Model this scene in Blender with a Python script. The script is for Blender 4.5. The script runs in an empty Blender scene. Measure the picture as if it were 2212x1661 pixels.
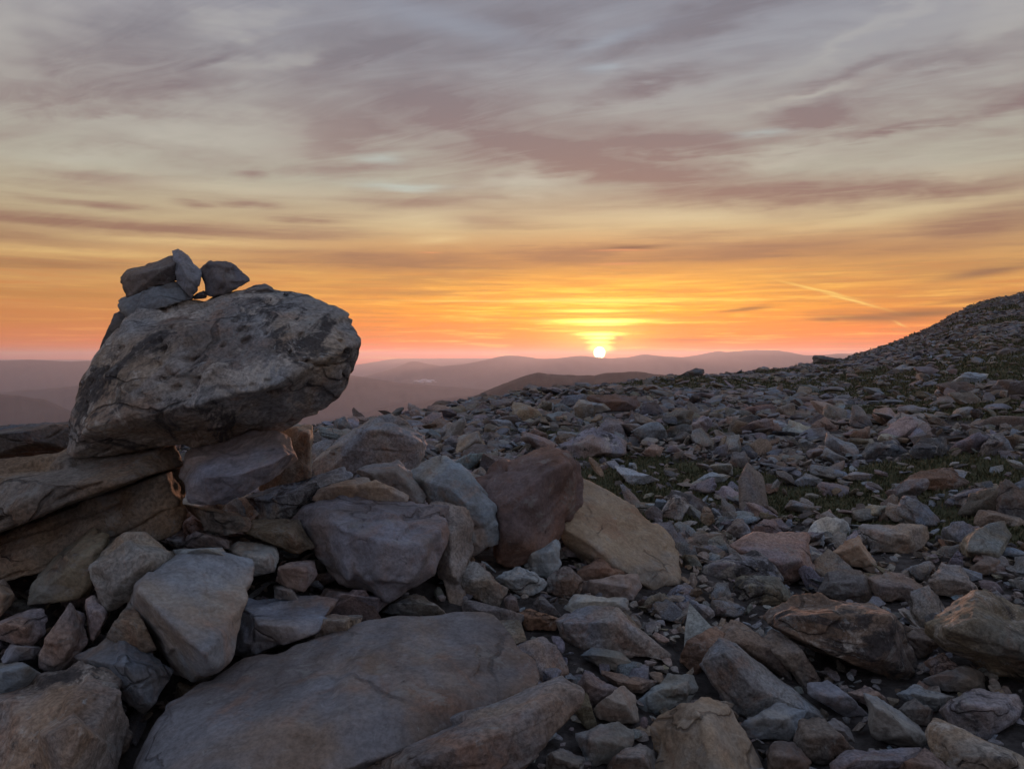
import bpy, bmesh, math, random
import numpy as np
from mathutils import Vector

random.seed(7)
RNG = np.random.default_rng(11)
scn = bpy.context.scene
COL = scn.collection

# ------------------------------------------------------------------ camera
CAM_H = 1.0
FPX = 1736.0                     # focal length in units of a 2212 x 1661 frame
PITCH = math.atan((830.5 - 770.0) / FPX)
cam_d = bpy.data.cameras.new('camera')
cam_d.sensor_width = 36.0
cam_d.lens = 36.0 * FPX / 2212.0
cam_d.clip_start = 0.05
cam_d.clip_end = 60000.0
cam = bpy.data.objects.new('camera', cam_d)
COL.objects.link(cam)
cam.location = (0, 0, CAM_H)
cam.rotation_euler = (math.radians(90) - PITCH, 0, 0)
scn.camera = cam

CP, SP = math.cos(PITCH), math.sin(PITCH)
def ray(dx, dy):
    """world direction through a frame point, with unit length along the viewing axis"""
    x = (dx - 1106.0) / FPX
    y = -(dy - 830.5) / FPX
    return np.array([x, CP + y * SP, -SP + y * CP])
def point(dx, dy, t):
    return np.array([0, 0, CAM_H]) + ray(dx, dy) * t
def frame(p):
    """world points (n,3) -> frame x, y and depth"""
    p = np.atleast_2d(p) - np.array([0, 0, CAM_H])
    d = p[:, 1] * CP - p[:, 2] * SP
    u = p[:, 1] * SP + p[:, 2] * CP
    dd = np.where(np.abs(d) < 1e-6, 1e-6, d)
    return 1106.0 + FPX * p[:, 0] / dd, 830.5 - FPX * u / dd, d
def angles(dx, dy):
    r = ray(dx, dy)
    r = r / np.linalg.norm(r)
    return math.degrees(math.atan2(r[0], r[1])), math.degrees(math.asin(r[2]))

# ------------------------------------------------------------------ colour helpers
def lin(c):
    out = []
    for v in c:
        v = v / 255.0
        out.append(v / 12.92 if v <= 0.04045 else ((v + 0.055) / 1.055) ** 2.4)
    return out

# ------------------------------------------------------------------ world
SUN_AZ, SUN_EL = angles(1295, 762)
world = bpy.data.worlds.new('World')
scn.world = world
world.use_nodes = True
NT = world.node_tree
NT.nodes.clear()

class E:
    """a node socket with arithmetic"""
    def __init__(self, s): self.s = s
    def _b(self, o, op, rev=False):
        n = NT.nodes.new('ShaderNodeMath'); n.operation = op
        a, b = (o, self) if rev else (self, o)
        for k, v in enumerate((a, b)):
            if isinstance(v, E): NT.links.new(v.s, n.inputs[k])
            else: n.inputs[k].default_value = float(v)
        return E(n.outputs[0])
    def __add__(s, o): return s._b(o, 'ADD')
    def __radd__(s, o): return s._b(o, 'ADD')
    def __sub__(s, o): return s._b(o, 'SUBTRACT')
    def __rsub__(s, o): return s._b(o, 'SUBTRACT', True)
    def __mul__(s, o): return s._b(o, 'MULTIPLY')
    def __rmul__(s, o): return s._b(o, 'MULTIPLY')
    def __truediv__(s, o): return s._b(o, 'DIVIDE')
    def __pow__(s, o): return s._b(o, 'POWER')
    def f(s, op, o=0.0): return s._b(o, op)
def sstep(x, a, b):
    n = NT.nodes.new('ShaderNodeMapRange'); n.interpolation_type = 'SMOOTHSTEP'
    NT.links.new(x.s, n.inputs['Value'])
    n.inputs['From Min'].default_value = a; n.inputs['From Max'].default_value = b
    n.inputs['To Min'].default_value = 0; n.inputs['To Max'].default_value = 1
    return E(n.outputs['Result'])
def comb(x, y, z):
    n = NT.nodes.new('ShaderNodeCombineXYZ')
    for k, v in enumerate((x, y, z)):
        if isinstance(v, E): NT.links.new(v.s, n.inputs[k])
        else: n.inputs[k].default_value = v
    return n.outputs[0]
def wnoise(vec, scale, detail=4, rough=0.55, dist=0.0):
    n = NT.nodes.new('ShaderNodeTexNoise'); n.noise_dimensions = '2D'
    NT.links.new(vec, n.inputs['Vector'])
    n.inputs['Scale'].default_value = scale; n.inputs['Detail'].default_value = detail
    n.inputs['Roughness'].default_value = rough; n.inputs['Distortion'].default_value = dist
    return E(n.outputs['Fac'])
def wramp(x, stops, lo, hi):
    n = NT.nodes.new('ShaderNodeValToRGB')
    m = (x - lo) / (hi - lo)
    NT.links.new(m.s, n.inputs[0])
    el = n.color_ramp.elements
    n.color_ramp.interpolation = 'LINEAR'
    for k, (p, c) in enumerate(stops):
        e = el[k] if k < 2 else el.new(0.5)
        e.position = (p - lo) / (hi - lo)
        e.color = lin(c) + [1]
    return n.outputs[0]
def wmix(fac, a, b, mode='MIX'):
    n = NT.nodes.new('ShaderNodeMix'); n.data_type = 'RGBA'; n.blend_type = mode
    n.clamp_factor = True
    if isinstance(fac, E): NT.links.new(fac.s, n.inputs[0])
    else: n.inputs[0].default_value = fac
    for v, i in ((a, 6), (b, 7)):
        if isinstance(v, (list, tuple)): n.inputs[i].default_value = list(v)[:3] + [1]
        else: NT.links.new(v, n.inputs[i])
    return n.outputs[2]

tc = NT.nodes.new('ShaderNodeTexCoord')
sep = NT.nodes.new('ShaderNodeSeparateXYZ')
NT.links.new(tc.outputs['Generated'], sep.inputs[0])
X, Y, Z = (E(sep.outputs[k]) for k in range(3))
EL = Z.f('ARCSINE') * 57.29578
AZ = X.f('ARCTAN2', Y) * 57.29578
# cloud-deck coordinates (a plane overhead) and their turbulence
den = Z.f('MAXIMUM', 0.0) + 0.10
QX, QY = X / den, Y / den
deck = wnoise(comb(QX * 0.55 - QY * 0.10, QY * 1.1 + QX * 0.30, 0.0), 1.35, 4, 0.62)
wisp = wnoise(comb(QX * 0.7 - QY * 0.2, QY * 2.4 + QX * 1.0, 0.0), 3.0, 8, 0.70, 0.8)
streak = wnoise(comb(AZ * 0.06 + 9.0, EL * 1.15, 0.0), 1.0, 4, 0.60)
streak2 = wnoise(comb(AZ * 0.15, EL * 3.2, 0.0), 1.0, 4, 0.62)
wa = (wnoise(comb(AZ * 0.10, EL * 0.26, 0.0), 1.0, 3, 0.6) - 0.5)
wb = (wnoise(comb(AZ * 0.09 + 40.0, EL * 0.35, 0.0), 1.0, 4, 0.62) - 0.5)
DEG = 57.29578 / FPX
VW = comb(AZ + wa * 11.0, EL + wb * 4.2 + (wisp - 0.5) * 1.0, 1.0)       # strongly torn
VM = comb(AZ + wa * 4.0, EL + wb * 0.9 + (streak2 - 0.5) * 0.4, 1.0)       # flat bands
VS = comb(AZ + wa * 0.5, EL + (streak2 - 0.5) * 0.18 + wb * 0.12, 1.0)                 # nearly still
def expneg(q):
    n = NT.nodes.new('ShaderNodeMath'); n.operation = 'POWER'
    n.inputs[0].default_value = 2.718281828
    NT.links.new((q * -1.0).s, n.inputs[1])
    return E(n.outputs[0])
def cloud_set(vec, lst):
    """densest of a list of elongated cloud patches: (x, y, half length, half height, slope, strength)"""
    best = None
    for dx, dy, wx, wy, slope, k in lst:
        a0, e0 = angles(dx, dy)
        an = math.atan(slope); c, sn = math.cos(an), math.sin(an)
        sx, sy = wx * DEG / math.cos(math.radians(e0)), wy * DEG
        uv = []
        for ra, rb in ((c / sx, -sn / sx), (sn / sy, c / sy)):
            d = NT.nodes.new('ShaderNodeVectorMath'); d.operation = 'DOT_PRODUCT'
            NT.links.new(vec, d.inputs[0]); d.inputs[1].default_value = (ra, rb, -(ra * a0 + rb * e0))
            uv.append(d.outputs['Value'])
        q = None
        for w in uv:
            n = NT.nodes.new('ShaderNodeMath'); n.operation = 'MULTIPLY_ADD'
            NT.links.new(w, n.inputs[0]); NT.links.new(w, n.inputs[1])
            if q is None: n.inputs[2].default_value = -math.log(k)
            else: NT.links.new(q, n.inputs[2])
            q = n.outputs[0]
        q = E(q)
        best = q if best is None else best.f('MINIMUM', q)
    n = NT.nodes.new('ShaderNodeMath'); n.operation = 'POWER'
    n.inputs[0].default_value = 2.718281828
    NT.links.new((best * -1.0).s, n.inputs[1])
    return E(n.outputs[0])

clear_sun = [(-3, (205, 110, 70)), (0, (252, 74, 0)), (1, (250, 92, 0)), (2, (238, 118, 16)), (3.5, (234, 148, 38)),
             (5, (228, 156, 62)), (7, (212, 150, 84)), (9, (202, 175, 132)), (12, (178, 173, 156)), (16, (166, 162, 157)),
             (20, (154, 155, 162)), (26, (147, 152, 167)), (45, (138, 152, 180)), (90, (128, 146, 182))]
clear_far = [(-3, (160, 125, 120)), (0, (214, 92, 44)), (1.5, (208, 116, 62)), (4, (204, 140, 76)), (6, (202, 154, 96)),
             (9, (188, 168, 134)), (12, (178, 171, 154)), (16, (168, 161, 155)), (22, (160, 156, 161)), (30, (150, 154, 168)),
             (45, (138, 152, 180)), (90, (128, 146, 182))]
clear_anti = [(-3, (120, 118, 130)), (0, (128, 124, 140)), (4, (146, 134, 148)), (9, (156, 146, 156)), (16, (154, 152, 166)),
              (30, (146, 153, 173)), (45, (138, 152, 180)), (90, (128, 146, 182))]
cloud_c = [(-3, (180, 100, 70)), (0, (206, 100, 46)), (2, (200, 116, 52)), (4, (186, 122, 60)), (6, (158, 107, 72)), (8, (150, 109, 88)),
           (12, (143, 116, 110)), (16, (136, 119, 120)), (20, (126, 121, 129)), (26, (124, 123, 134)), (45, (114, 121, 140)), (90, (110, 119, 142))]
dAZ = (AZ - SUN_AZ).f('ABSOLUTE')
c1 = wmix(sstep(dAZ, 8, 42), wramp(EL, clear_sun, -3, 90), wramp(EL, clear_far, -3, 90))
c1 = wmix(sstep(dAZ, 55, 120), c1, wramp(EL, clear_anti, -3, 90))
cl = wramp(EL, cloud_c, -3, 90)
cl = wmix(sstep(dAZ, 50, 110) * 0.6, cl, (0.19, 0.20, 0.25))

hi_el = sstep(EL, 7, 15)
cover = sstep(deck, 0.36, 0.66) * hi_el * 0.62 + sstep(streak, 0.46, 0.68) * (1.0 - hi_el) * 0.45
torn = cloud_set(VW, [(230, 110, 190, 48, -0.3, 0.85), (80, 185, 120, 30, -0.2, 0.8), (450, 132, 100, 24, -0.45, 0.8), (370, 182, 140, 26, -0.2, 0.75), (215, 222, 100, 13, -0.1, 0.7),
    (735, 292, 135, 38, 0.0, 1.0), (1000, 235, 210, 70, 0.15, 0.9), (1080, 300, 120, 30, 0.1, 0.95), (800, 120, 200, 34, -0.15, 0.75), (1256, 350, 180, 42, 0.2, 1.0),
    (1400, 378, 240, 38, 0.08, 1.0), (1600, 408, 250, 38, 0.05, 1.0), (1850, 415, 220, 36, 0.0, 0.95), (1450, 312, 150, 30, 0.05, 0.9), (1756, 248, 120, 22, 0.0, 0.95),
    (1980, 275, 120, 13, 0.0, 0.8), (2190, 215, 80, 24, -0.2, 0.95), (2080, 130, 210, 28, -0.15, 0.85), (1880, 150, 170, 18, -0.1, 0.7), (1500, 40, 230, 32, -0.3, 0.8),
    (1150, 70, 190, 50, -0.1, 0.75), (1380, 190, 170, 20, -0.15, 0.8)])
flat = cloud_set(VM, [(740, 366, 120, 13, -0.08, 0.75), (240, 386, 95, 11, 0.0, 0.85), (535, 378, 38, 7, 0.0, 0.7), (200, 443, 110, 7, 0.0, 0.65), (420, 440, 34, 7, 0.0, 0.8),
    (525, 441, 66, 9, 0.0, 0.85), (640, 478, 76, 8, 0.0, 0.75), (250, 487, 380, 14, 0.0, 0.85), (900, 435, 120, 15, -0.05, 0.7), (1040, 478, 80, 13, 0.0, 0.8), (0, 502, 200, 14, 0.0, 0.85),
    (880, 565, 330, 25, 0.0, 1.0), (1200, 552, 180, 24, 0.0, 0.95), (1580, 545, 350, 26, -0.02, 0.95), (2130, 485, 140, 34, -0.08, 0.9), (130, 575, 300, 14, 0.0, 0.55), (60, 690, 300, 16, 0.0, 0.7),
    (300, 642, 350, 8, 0.0, 0.6), (890, 633, 190, 8, 0.0, 0.9), (1950, 540, 260, 22, -0.03, 0.6)])
pale = cloud_set(VW, [(425, 290, 260, 42, 0.0, 0.9), (200, 340, 190, 26, 0.0, 0.8), (520, 45, 80, 18, -0.3, 0.7), (620, 125, 90, 18, -0.3, 0.65), (10, 90, 70, 90, 0.0, 0.7), (1130, 395, 75, 28, 0.3, 1.0),
    (1780, 193, 140, 14, 0.0, 0.85), (1920, 50, 180, 17, -0.3, 0.7), (2180, 30, 100, 60, 0.0, 0.75), (2030, 360, 110, 18, 0.0, 0.6), (1700, 335, 160, 14, 0.0, 0.6)])
pale = pale.f('MAXIMUM', cloud_set(VM, [(480, 406, 210, 13, 0.0, 0.75), (930, 480, 140, 26, 0.0, 1.0), (940, 518, 70, 9, 0.0, 1.0), (350, 520, 260, 8, 0.0, 0.8), (1480, 474, 290, 20, 0.02, 1.0),
    (1900, 470, 260, 12, -0.1, 0.8), (150, 540, 250, 6, 0.0, 0.6)]))
cyan = cloud_set(VM, [(875, 402, 95, 8, 0.0, 1.0), (840, 345, 45, 10, 0.0, 0.8), (1630, 290, 65, 7, 0.0, 0.8), (1295, 150, 50, 9, 0.0, 0.8), (1330, 85, 100, 12, -0.2, 0.7), (1000, 60, 160, 22, 0.2, 0.6)])
named = torn.f('MAXIMUM', flat)
mask = cover * (1.0 - pale * 0.8) * (1.0 - named * 0.5) + named * (0.98 + (wisp - 0.5) * 0.8)
mask = mask + (wisp - 0.5) * 1.0 * hi_el
mask = mask.f('MAXIMUM', 0.0).f('MINIMUM', 1.0)
sky = wmix(mask, c1, cl)
sky = wmix(pale * (0.50 + (wisp - 0.45) * 0.9), sky, wramp(EL, [(0, (255, 190, 90)), (6, (240, 200, 122)), (9, (222, 200, 154)), (12, (198, 194, 178)), (18, (188, 185, 178)), (30, (184, 182, 188))], 0, 90))
sky = wmix(cyan * 0.6, sky, wramp(EL, [(0, (200, 215, 205)), (13, (190, 206, 200)), (18, (172, 186, 194)), (24, (152, 162, 184))], 0, 90))
# thin streaks over the afterglow
low = (1.0 - sstep(EL, 3.5, 7.5)) * (1.0 - flat * 0.7)
nears = 1.0 - sstep(dAZ, 12, 45)
sky = wmix(sstep(streak2, 0.52, 0.74) * low * (0.14 + nears * 0.38), sky, lin((255, 200, 92)))
sky = wmix(sstep(streak2, 0.52, 0.30) * low * 0.60, sky, lin((205, 118, 52)))
def add_glow(sky, g, col, k):
    m = wmix(g, (0, 0, 0), col)
    n = NT.nodes.new('ShaderNodeMix'); n.data_type = 'RGBA'; n.blend_type = 'ADD'; n.clamp_factor = False
    n.inputs[0].default_value = k
    NT.links.new(sky, n.inputs[6]); NT.links.new(m, n.inputs[7])
    return n.outputs[2]
banded = 0.40 + sstep(streak2, 0.38, 0.66) * 0.8
glow = add_glow(wmix(0.0, (0, 0, 0), (0, 0, 0)), cloud_set(VS, [(1295, 655, 290, 50, 0, 1)]) * banded, (0.30, 0.15, 0.0), 1.0)
glow = add_glow(glow, cloud_set(VS, [(1295, 705, 620, 62, 0, 1)]) * banded, (0.13, 0.03, 0.0), 1.0)
glow = add_glow(glow, cloud_set(VS, [(1297, 694, 95, 5, 0, 0.75), (1300, 701, 60, 3, 0, 0.5), (1296, 722, 46, 5.5, 0, 0.95), (1300, 730, 38, 4, 0, 0.9), (1294, 740, 28, 5, 0, 0.8), (1296, 753, 24, 9, 0, 1), (1296, 728, 95, 36, 0, 0.16), (1300, 650, 150, 6, 0, 0.22), (1280, 672, 90, 4, 0, 0.28)]), (2.6, 1.6, 0.36), 1.0)
# the sun's disc
sd = Vector((math.sin(math.radians(SUN_AZ)) * math.cos(math.radians(SUN_EL)), math.cos(math.radians(SUN_AZ)) * math.cos(math.radians(SUN_EL)), math.sin(math.radians(SUN_EL))))
dv = NT.nodes.new('ShaderNodeVectorMath'); dv.operation = 'DISTANCE'
NT.links.new(tc.outputs['Generated'], dv.inputs[0]); dv.inputs[1].default_value = sd
disc = 1.0 - sstep(E(dv.outputs['Value']), 0.0062, 0.0078)
glow = add_glow(glow, disc, (9.0, 7.0, 3.6), 1.0)
stx = NT.nodes.new('ShaderNodeTexSky'); stx.sky_type = 'NISHITA'; stx.sun_disc = False
stx.sun_elevation = math.radians(0.9); stx.sun_rotation = math.radians(SUN_AZ); stx.altitude = 900
def back(c, k=1.0):
    n = NT.nodes.new('ShaderNodeBackground'); n.inputs[1].default_value = k
    if isinstance(c, list): n.inputs[0].default_value = c + [1]
    else: NT.links.new(c, n.inputs[0])
    return n.outputs[0]
def add2(a, b):
    n = NT.nodes.new('ShaderNodeAddShader'); NT.links.new(a, n.inputs[0]); NT.links.new(b, n.inputs[1]); return n.outputs[0]
def mix2(f, a, b):
    n = NT.nodes.new('ShaderNodeMixShader'); NT.links.new(f.s, n.inputs[0]); NT.links.new(a, n.inputs[1]); NT.links.new(b, n.inputs[2]); return n.outputs[0]
boost = 0.93 + expneg(EL.f('MAXIMUM', 0.0) * 0.75) * 0.12
skb = back(sky); NT.links.new(boost.s, skb.node.inputs[1])
glb = back(glow); NT.links.new((boost * 1.45).s, glb.node.inputs[1])
sh = add2(add2(skb, glb), back(stx.outputs[0], 0.02))
# small dark clouds, lit cloud rims and aircraft trails in front of the veil
sh = mix2(cloud_set(VS, [(1362, 535, 62, 5, 0, 0.8), (1335, 730, 12, 5, 0, 0.7), (2130, 588, 85, 9, -0.12, 0.7)]), sh, back(lin((126, 92, 76))))
sh = mix2(cloud_set(VS, [(1880, 686, 110, 8, 0.03, 0.9), (1980, 678, 120, 9, -0.04, 0.95), (1790, 689, 40, 5, 0.02, 0.8), (1610, 668, 55, 5, -0.08, 0.8),
                         (2150, 640, 110, 5, -0.10, 0.6), (1500, 735, 110, 4, 0, 0.5)]), sh, back(lin((150, 100, 54))))
sh = mix2(cloud_set(VS, [(1345, 540, 62, 2.2, 0, 0.8), (1335, 570, 50, 2.4, 0, 0.6), (930, 546, 22, 2, 0, 0.6)]), sh, back(lin((234, 156, 106))))
sh = mix2(cloud_set(VS, [(1045, 651, 165, 1.8, 0, 0.8), (1945, 700, 12, 1.8, 0.5, 0.7), (1770, 627, 62, 2.4, 0.29, 1.0), (1835, 648, 55, 2.6, 0.32, 1.0)]), sh, back(lin((255, 208, 110))))
wo = NT.nodes.new('ShaderNodeOutputWorld')
NT.links.new(sh, wo.inputs[0])
world.cycles.sampling_method = 'MANUAL'
world.cycles.sample_map_resolution = 512

# ------------------------------------------------------------------ sun
sun_d = bpy.data.lights.new('sun', 'SUN')
sun_d.energy = 2.8
sun_d.color = (1.0, 0.52, 0.36)
sun_d.angle = math.radians(0.6)
sun = bpy.data.objects.new('sun', sun_d)
COL.objects.link(sun)
LE = math.radians(0.9)
sun.rotation_euler = Vector((math.sin(math.radians(SUN_AZ)) * math.cos(LE), math.cos(math.radians(SUN_AZ)) * math.cos(LE), math.sin(LE))).to_track_quat('Z', 'Y').to_euler()

scn.view_settings.view_transform = 'Standard'
scn.view_settings.look = 'None'
scn.view_settings.exposure = 0.0
scn.view_settings.gamma = 1.0
scn.cycles.use_denoising = True
scn.cycles.use_adaptive_sampling = True
scn.cycles.adaptive_threshold = 0.025
scn.cycles.max_bounces = 5
scn.cycles.diffuse_bounces = 2
scn.cycles.volume_bounces = 3
scn.cycles.caustics_reflective = False
scn.cycles.caustics_refractive = False

# ------------------------------------------------------------------ numpy noise
_perm = np.random.default_rng(5).permutation(256).astype(np.int64)
_perm = np.concatenate([_perm, _perm, _perm])
_grad = np.random.default_rng(6).normal(size=(256, 3))
_grad /= np.linalg.norm(_grad, axis=1)[:, None]
def perlin(p):
    i = np.floor(p).astype(np.int64)
    f = p - i
    i &= 255
    u = f * f * f * (f * (f * 6 - 15) + 10)
    r = 0
    for a in (0, 1):
        for b in (0, 1):
            for c in (0, 1):
                h = _perm[_perm[_perm[(i[:, 0] + a) & 255] + ((i[:, 1] + b) & 255)] + ((i[:, 2] + c) & 255)]
                g = _grad[h]
                w = (u[:, 0] if a else 1 - u[:, 0]) * (u[:, 1] if b else 1 - u[:, 1]) * (u[:, 2] if c else 1 - u[:, 2])
                r = r + w * (g[:, 0] * (f[:, 0] - a) + g[:, 1] * (f[:, 1] - b) + g[:, 2] * (f[:, 2] - c))
    return r * 1.6
def fbm(p, oct=4, lac=2.1, gain=0.5):
    r, a = 0, 1.0
    for k in range(oct):
        r = r + a * perlin(p + k * 17.3)
        p = p * lac; a *= gain
    return r

# ------------------------------------------------------------------ terrain
SKY_D = np.array([(-6000, 905), (-1200, 925), (0, 940), (500, 935), (650, 915), (760, 900), (850, 890), (1000, 864), (1150, 838), (1300, 820), (1400, 813), (1550, 804), (1700, 790),
                  (1800, 776), (1900, 748), (2000, 712), (2100, 664), (2212, 644), (2500, 610), (3000, 590), (5000, 620), (9000, 700)], float)
AZS = np.degrees(np.arctan((SKY_D[:, 0] - 1106) / FPX))
TANS = (770 - SKY_D[:, 1] - np.interp(SKY_D[:, 0], [0, 650, 1000, 1700, 2212], [8, 9, 9, 6, 6])) / FPX
RAD = np.interp(SKY_D[:, 0], [-6000, 0, 650, 1000, 1300, 1550, 1800, 2000, 2212, 3000], [12, 10, 11, 16, 23, 32, 46, 62, 78, 110])
VALLEY = -350.0
def smooth_interp(a, xs, ys):
    s = 0
    for k, w in ((-1.2, 1), (-0.6, 2), (0, 3), (0.6, 2), (1.2, 1)):
        s = s + w * np.interp(a + k, xs, ys)
    return s / 9.0
def mound(x, y):
    return 0.42 * np.exp(-(((x + 1.15) / 1.15) ** 2 + ((y - 3.05) / 0.95) ** 2)) + 0.10 * np.exp(-(((x - 0.25) / 0.8) ** 2 + ((y - 3.3) / 0.7) ** 2))
def terrain(x, y, detail=True):
    x = np.asarray(x, float); y = np.asarray(y, float)
    r = np.hypot(x, y) + 1e-9
    az = np.degrees(np.arctan2(x, y))
    R = smooth_interp(az, AZS, RAD)
    S = smooth_interp(az, AZS, TANS)
    zs = CAM_H + R * S
    q = np.minimum(r / R, 1.0)
    z = zs * q ** 1.5
    d = np.maximum(r - R, 0)
    z = z - 0.42 * d * d / (d + 14.0)
    z = np.maximum(z, VALLEY) if not detail else VALLEY + np.logaddexp(0, (z - VALLEY) / 25.0) * 25.0
    z = z + mound(x, y)
    if detail:
        p = np.stack([x, y, np.zeros_like(x)], -1).reshape(-1, 3)
        n = fbm(p * 0.9, 3).reshape(x.shape) * 0.05 + perlin(p * 0.16 + 3).reshape(x.shape) * 0.10 * np.clip(r / 15, 0, 1.6)
        z = z + n * np.clip(r / 2.0, 0.2, 1)
    return z
def ground_depth(dx, dy):
    """depth along the viewing axis at which the ray through a frame point meets the ground"""
    rr = ray(dx, dy)
    t = np.geomspace(0.8, 140, 900)
    p = np.array([0, 0, CAM_H]) + rr[None] * t[:, None]
    below = p[:, 2] < terrain(p[:, 0], p[:, 1])
    k = np.argmax(below)
    return t[k] if below.any() else None

def new_obj(name, me, kind=None, parent=None):
    o = bpy.data.objects.new(name, me)
    COL.objects.link(o)
    if kind: o['kind'] = kind
    if parent: o.parent = parent
    return o
def mesh_np(name, v, f, mat=None, smooth=True):
    """fast mesh from a vertex array and a triangle or quad array"""
    me = bpy.data.meshes.new(name)
    v = np.asarray(v, np.float32); f = np.asarray(f, np.int32)
    k = f.shape[1]
    me.vertices.add(len(v)); me.vertices.foreach_set('co', v.ravel())
    me.loops.add(f.size); me.loops.foreach_set('vertex_index', f.ravel())
    me.polygons.add(len(f))
    me.polygons.foreach_set('loop_start', np.arange(0, f.size, k, dtype=np.int32))
    me.polygons.foreach_set('use_smooth', np.full(len(f), smooth))
    me.update(calc_edges=True)
    if mat: me.materials.append(mat)
    return me

# ------------------------------------------------------------------ materials
def mat_nodes(name):
    m = bpy.data.materials.new(name); m.use_nodes = True
    nt = m.node_tree; nt.nodes.clear()
    out = nt.nodes.new('ShaderNodeOutputMaterial')
    return m, nt, out
def N(nt, typ, **kw):
    n = nt.nodes.new(typ)
    for k, v in kw.items(): setattr(n, k, v)
    return n
def inp(nt, n, key, v):
    s = n.inputs[key]
    if hasattr(v, 'links'): nt.links.new(v, s)
    else: s.default_value = v
def noise(nt, vec, scale, detail=5, rough=0.6, dist=0.0):
    n = N(nt, 'ShaderNodeTexNoise')
    inp(nt, n, 'Vector', vec); inp(nt, n, 'Scale', scale); inp(nt, n, 'Detail', detail); inp(nt, n, 'Roughness', rough); inp(nt, n, 'Distortion', dist)
    return n.outputs['Fac']
def mrange(nt, x, a, b, c=0.0, d=1.0):
    n = N(nt, 'ShaderNodeMapRange', interpolation_type='SMOOTHSTEP')
    inp(nt, n, 'Value', x); inp(nt, n, 'From Min', a); inp(nt, n, 'From Max', b); inp(nt, n, 'To Min', c); inp(nt, n, 'To Max', d)
    return n.outputs['Result']
def math2(nt, op, a, b):
    n = N(nt, 'ShaderNodeMath', operation=op); inp(nt, n, 0, a); inp(nt, n, 1, b)
    return n.outputs[0]
def mixc(nt, f, a, b, mode='MIX'):
    n = N(nt, 'ShaderNodeMix', data_type='RGBA', blend_type=mode)
    inp(nt, n, 0, f)
    for v, i in ((a, 6), (b, 7)):
        if isinstance(v, tuple): n.inputs[i].default_value = v + (1,)
        else: nt.links.new(v, n.inputs[i])
    return n.outputs[2]

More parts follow.
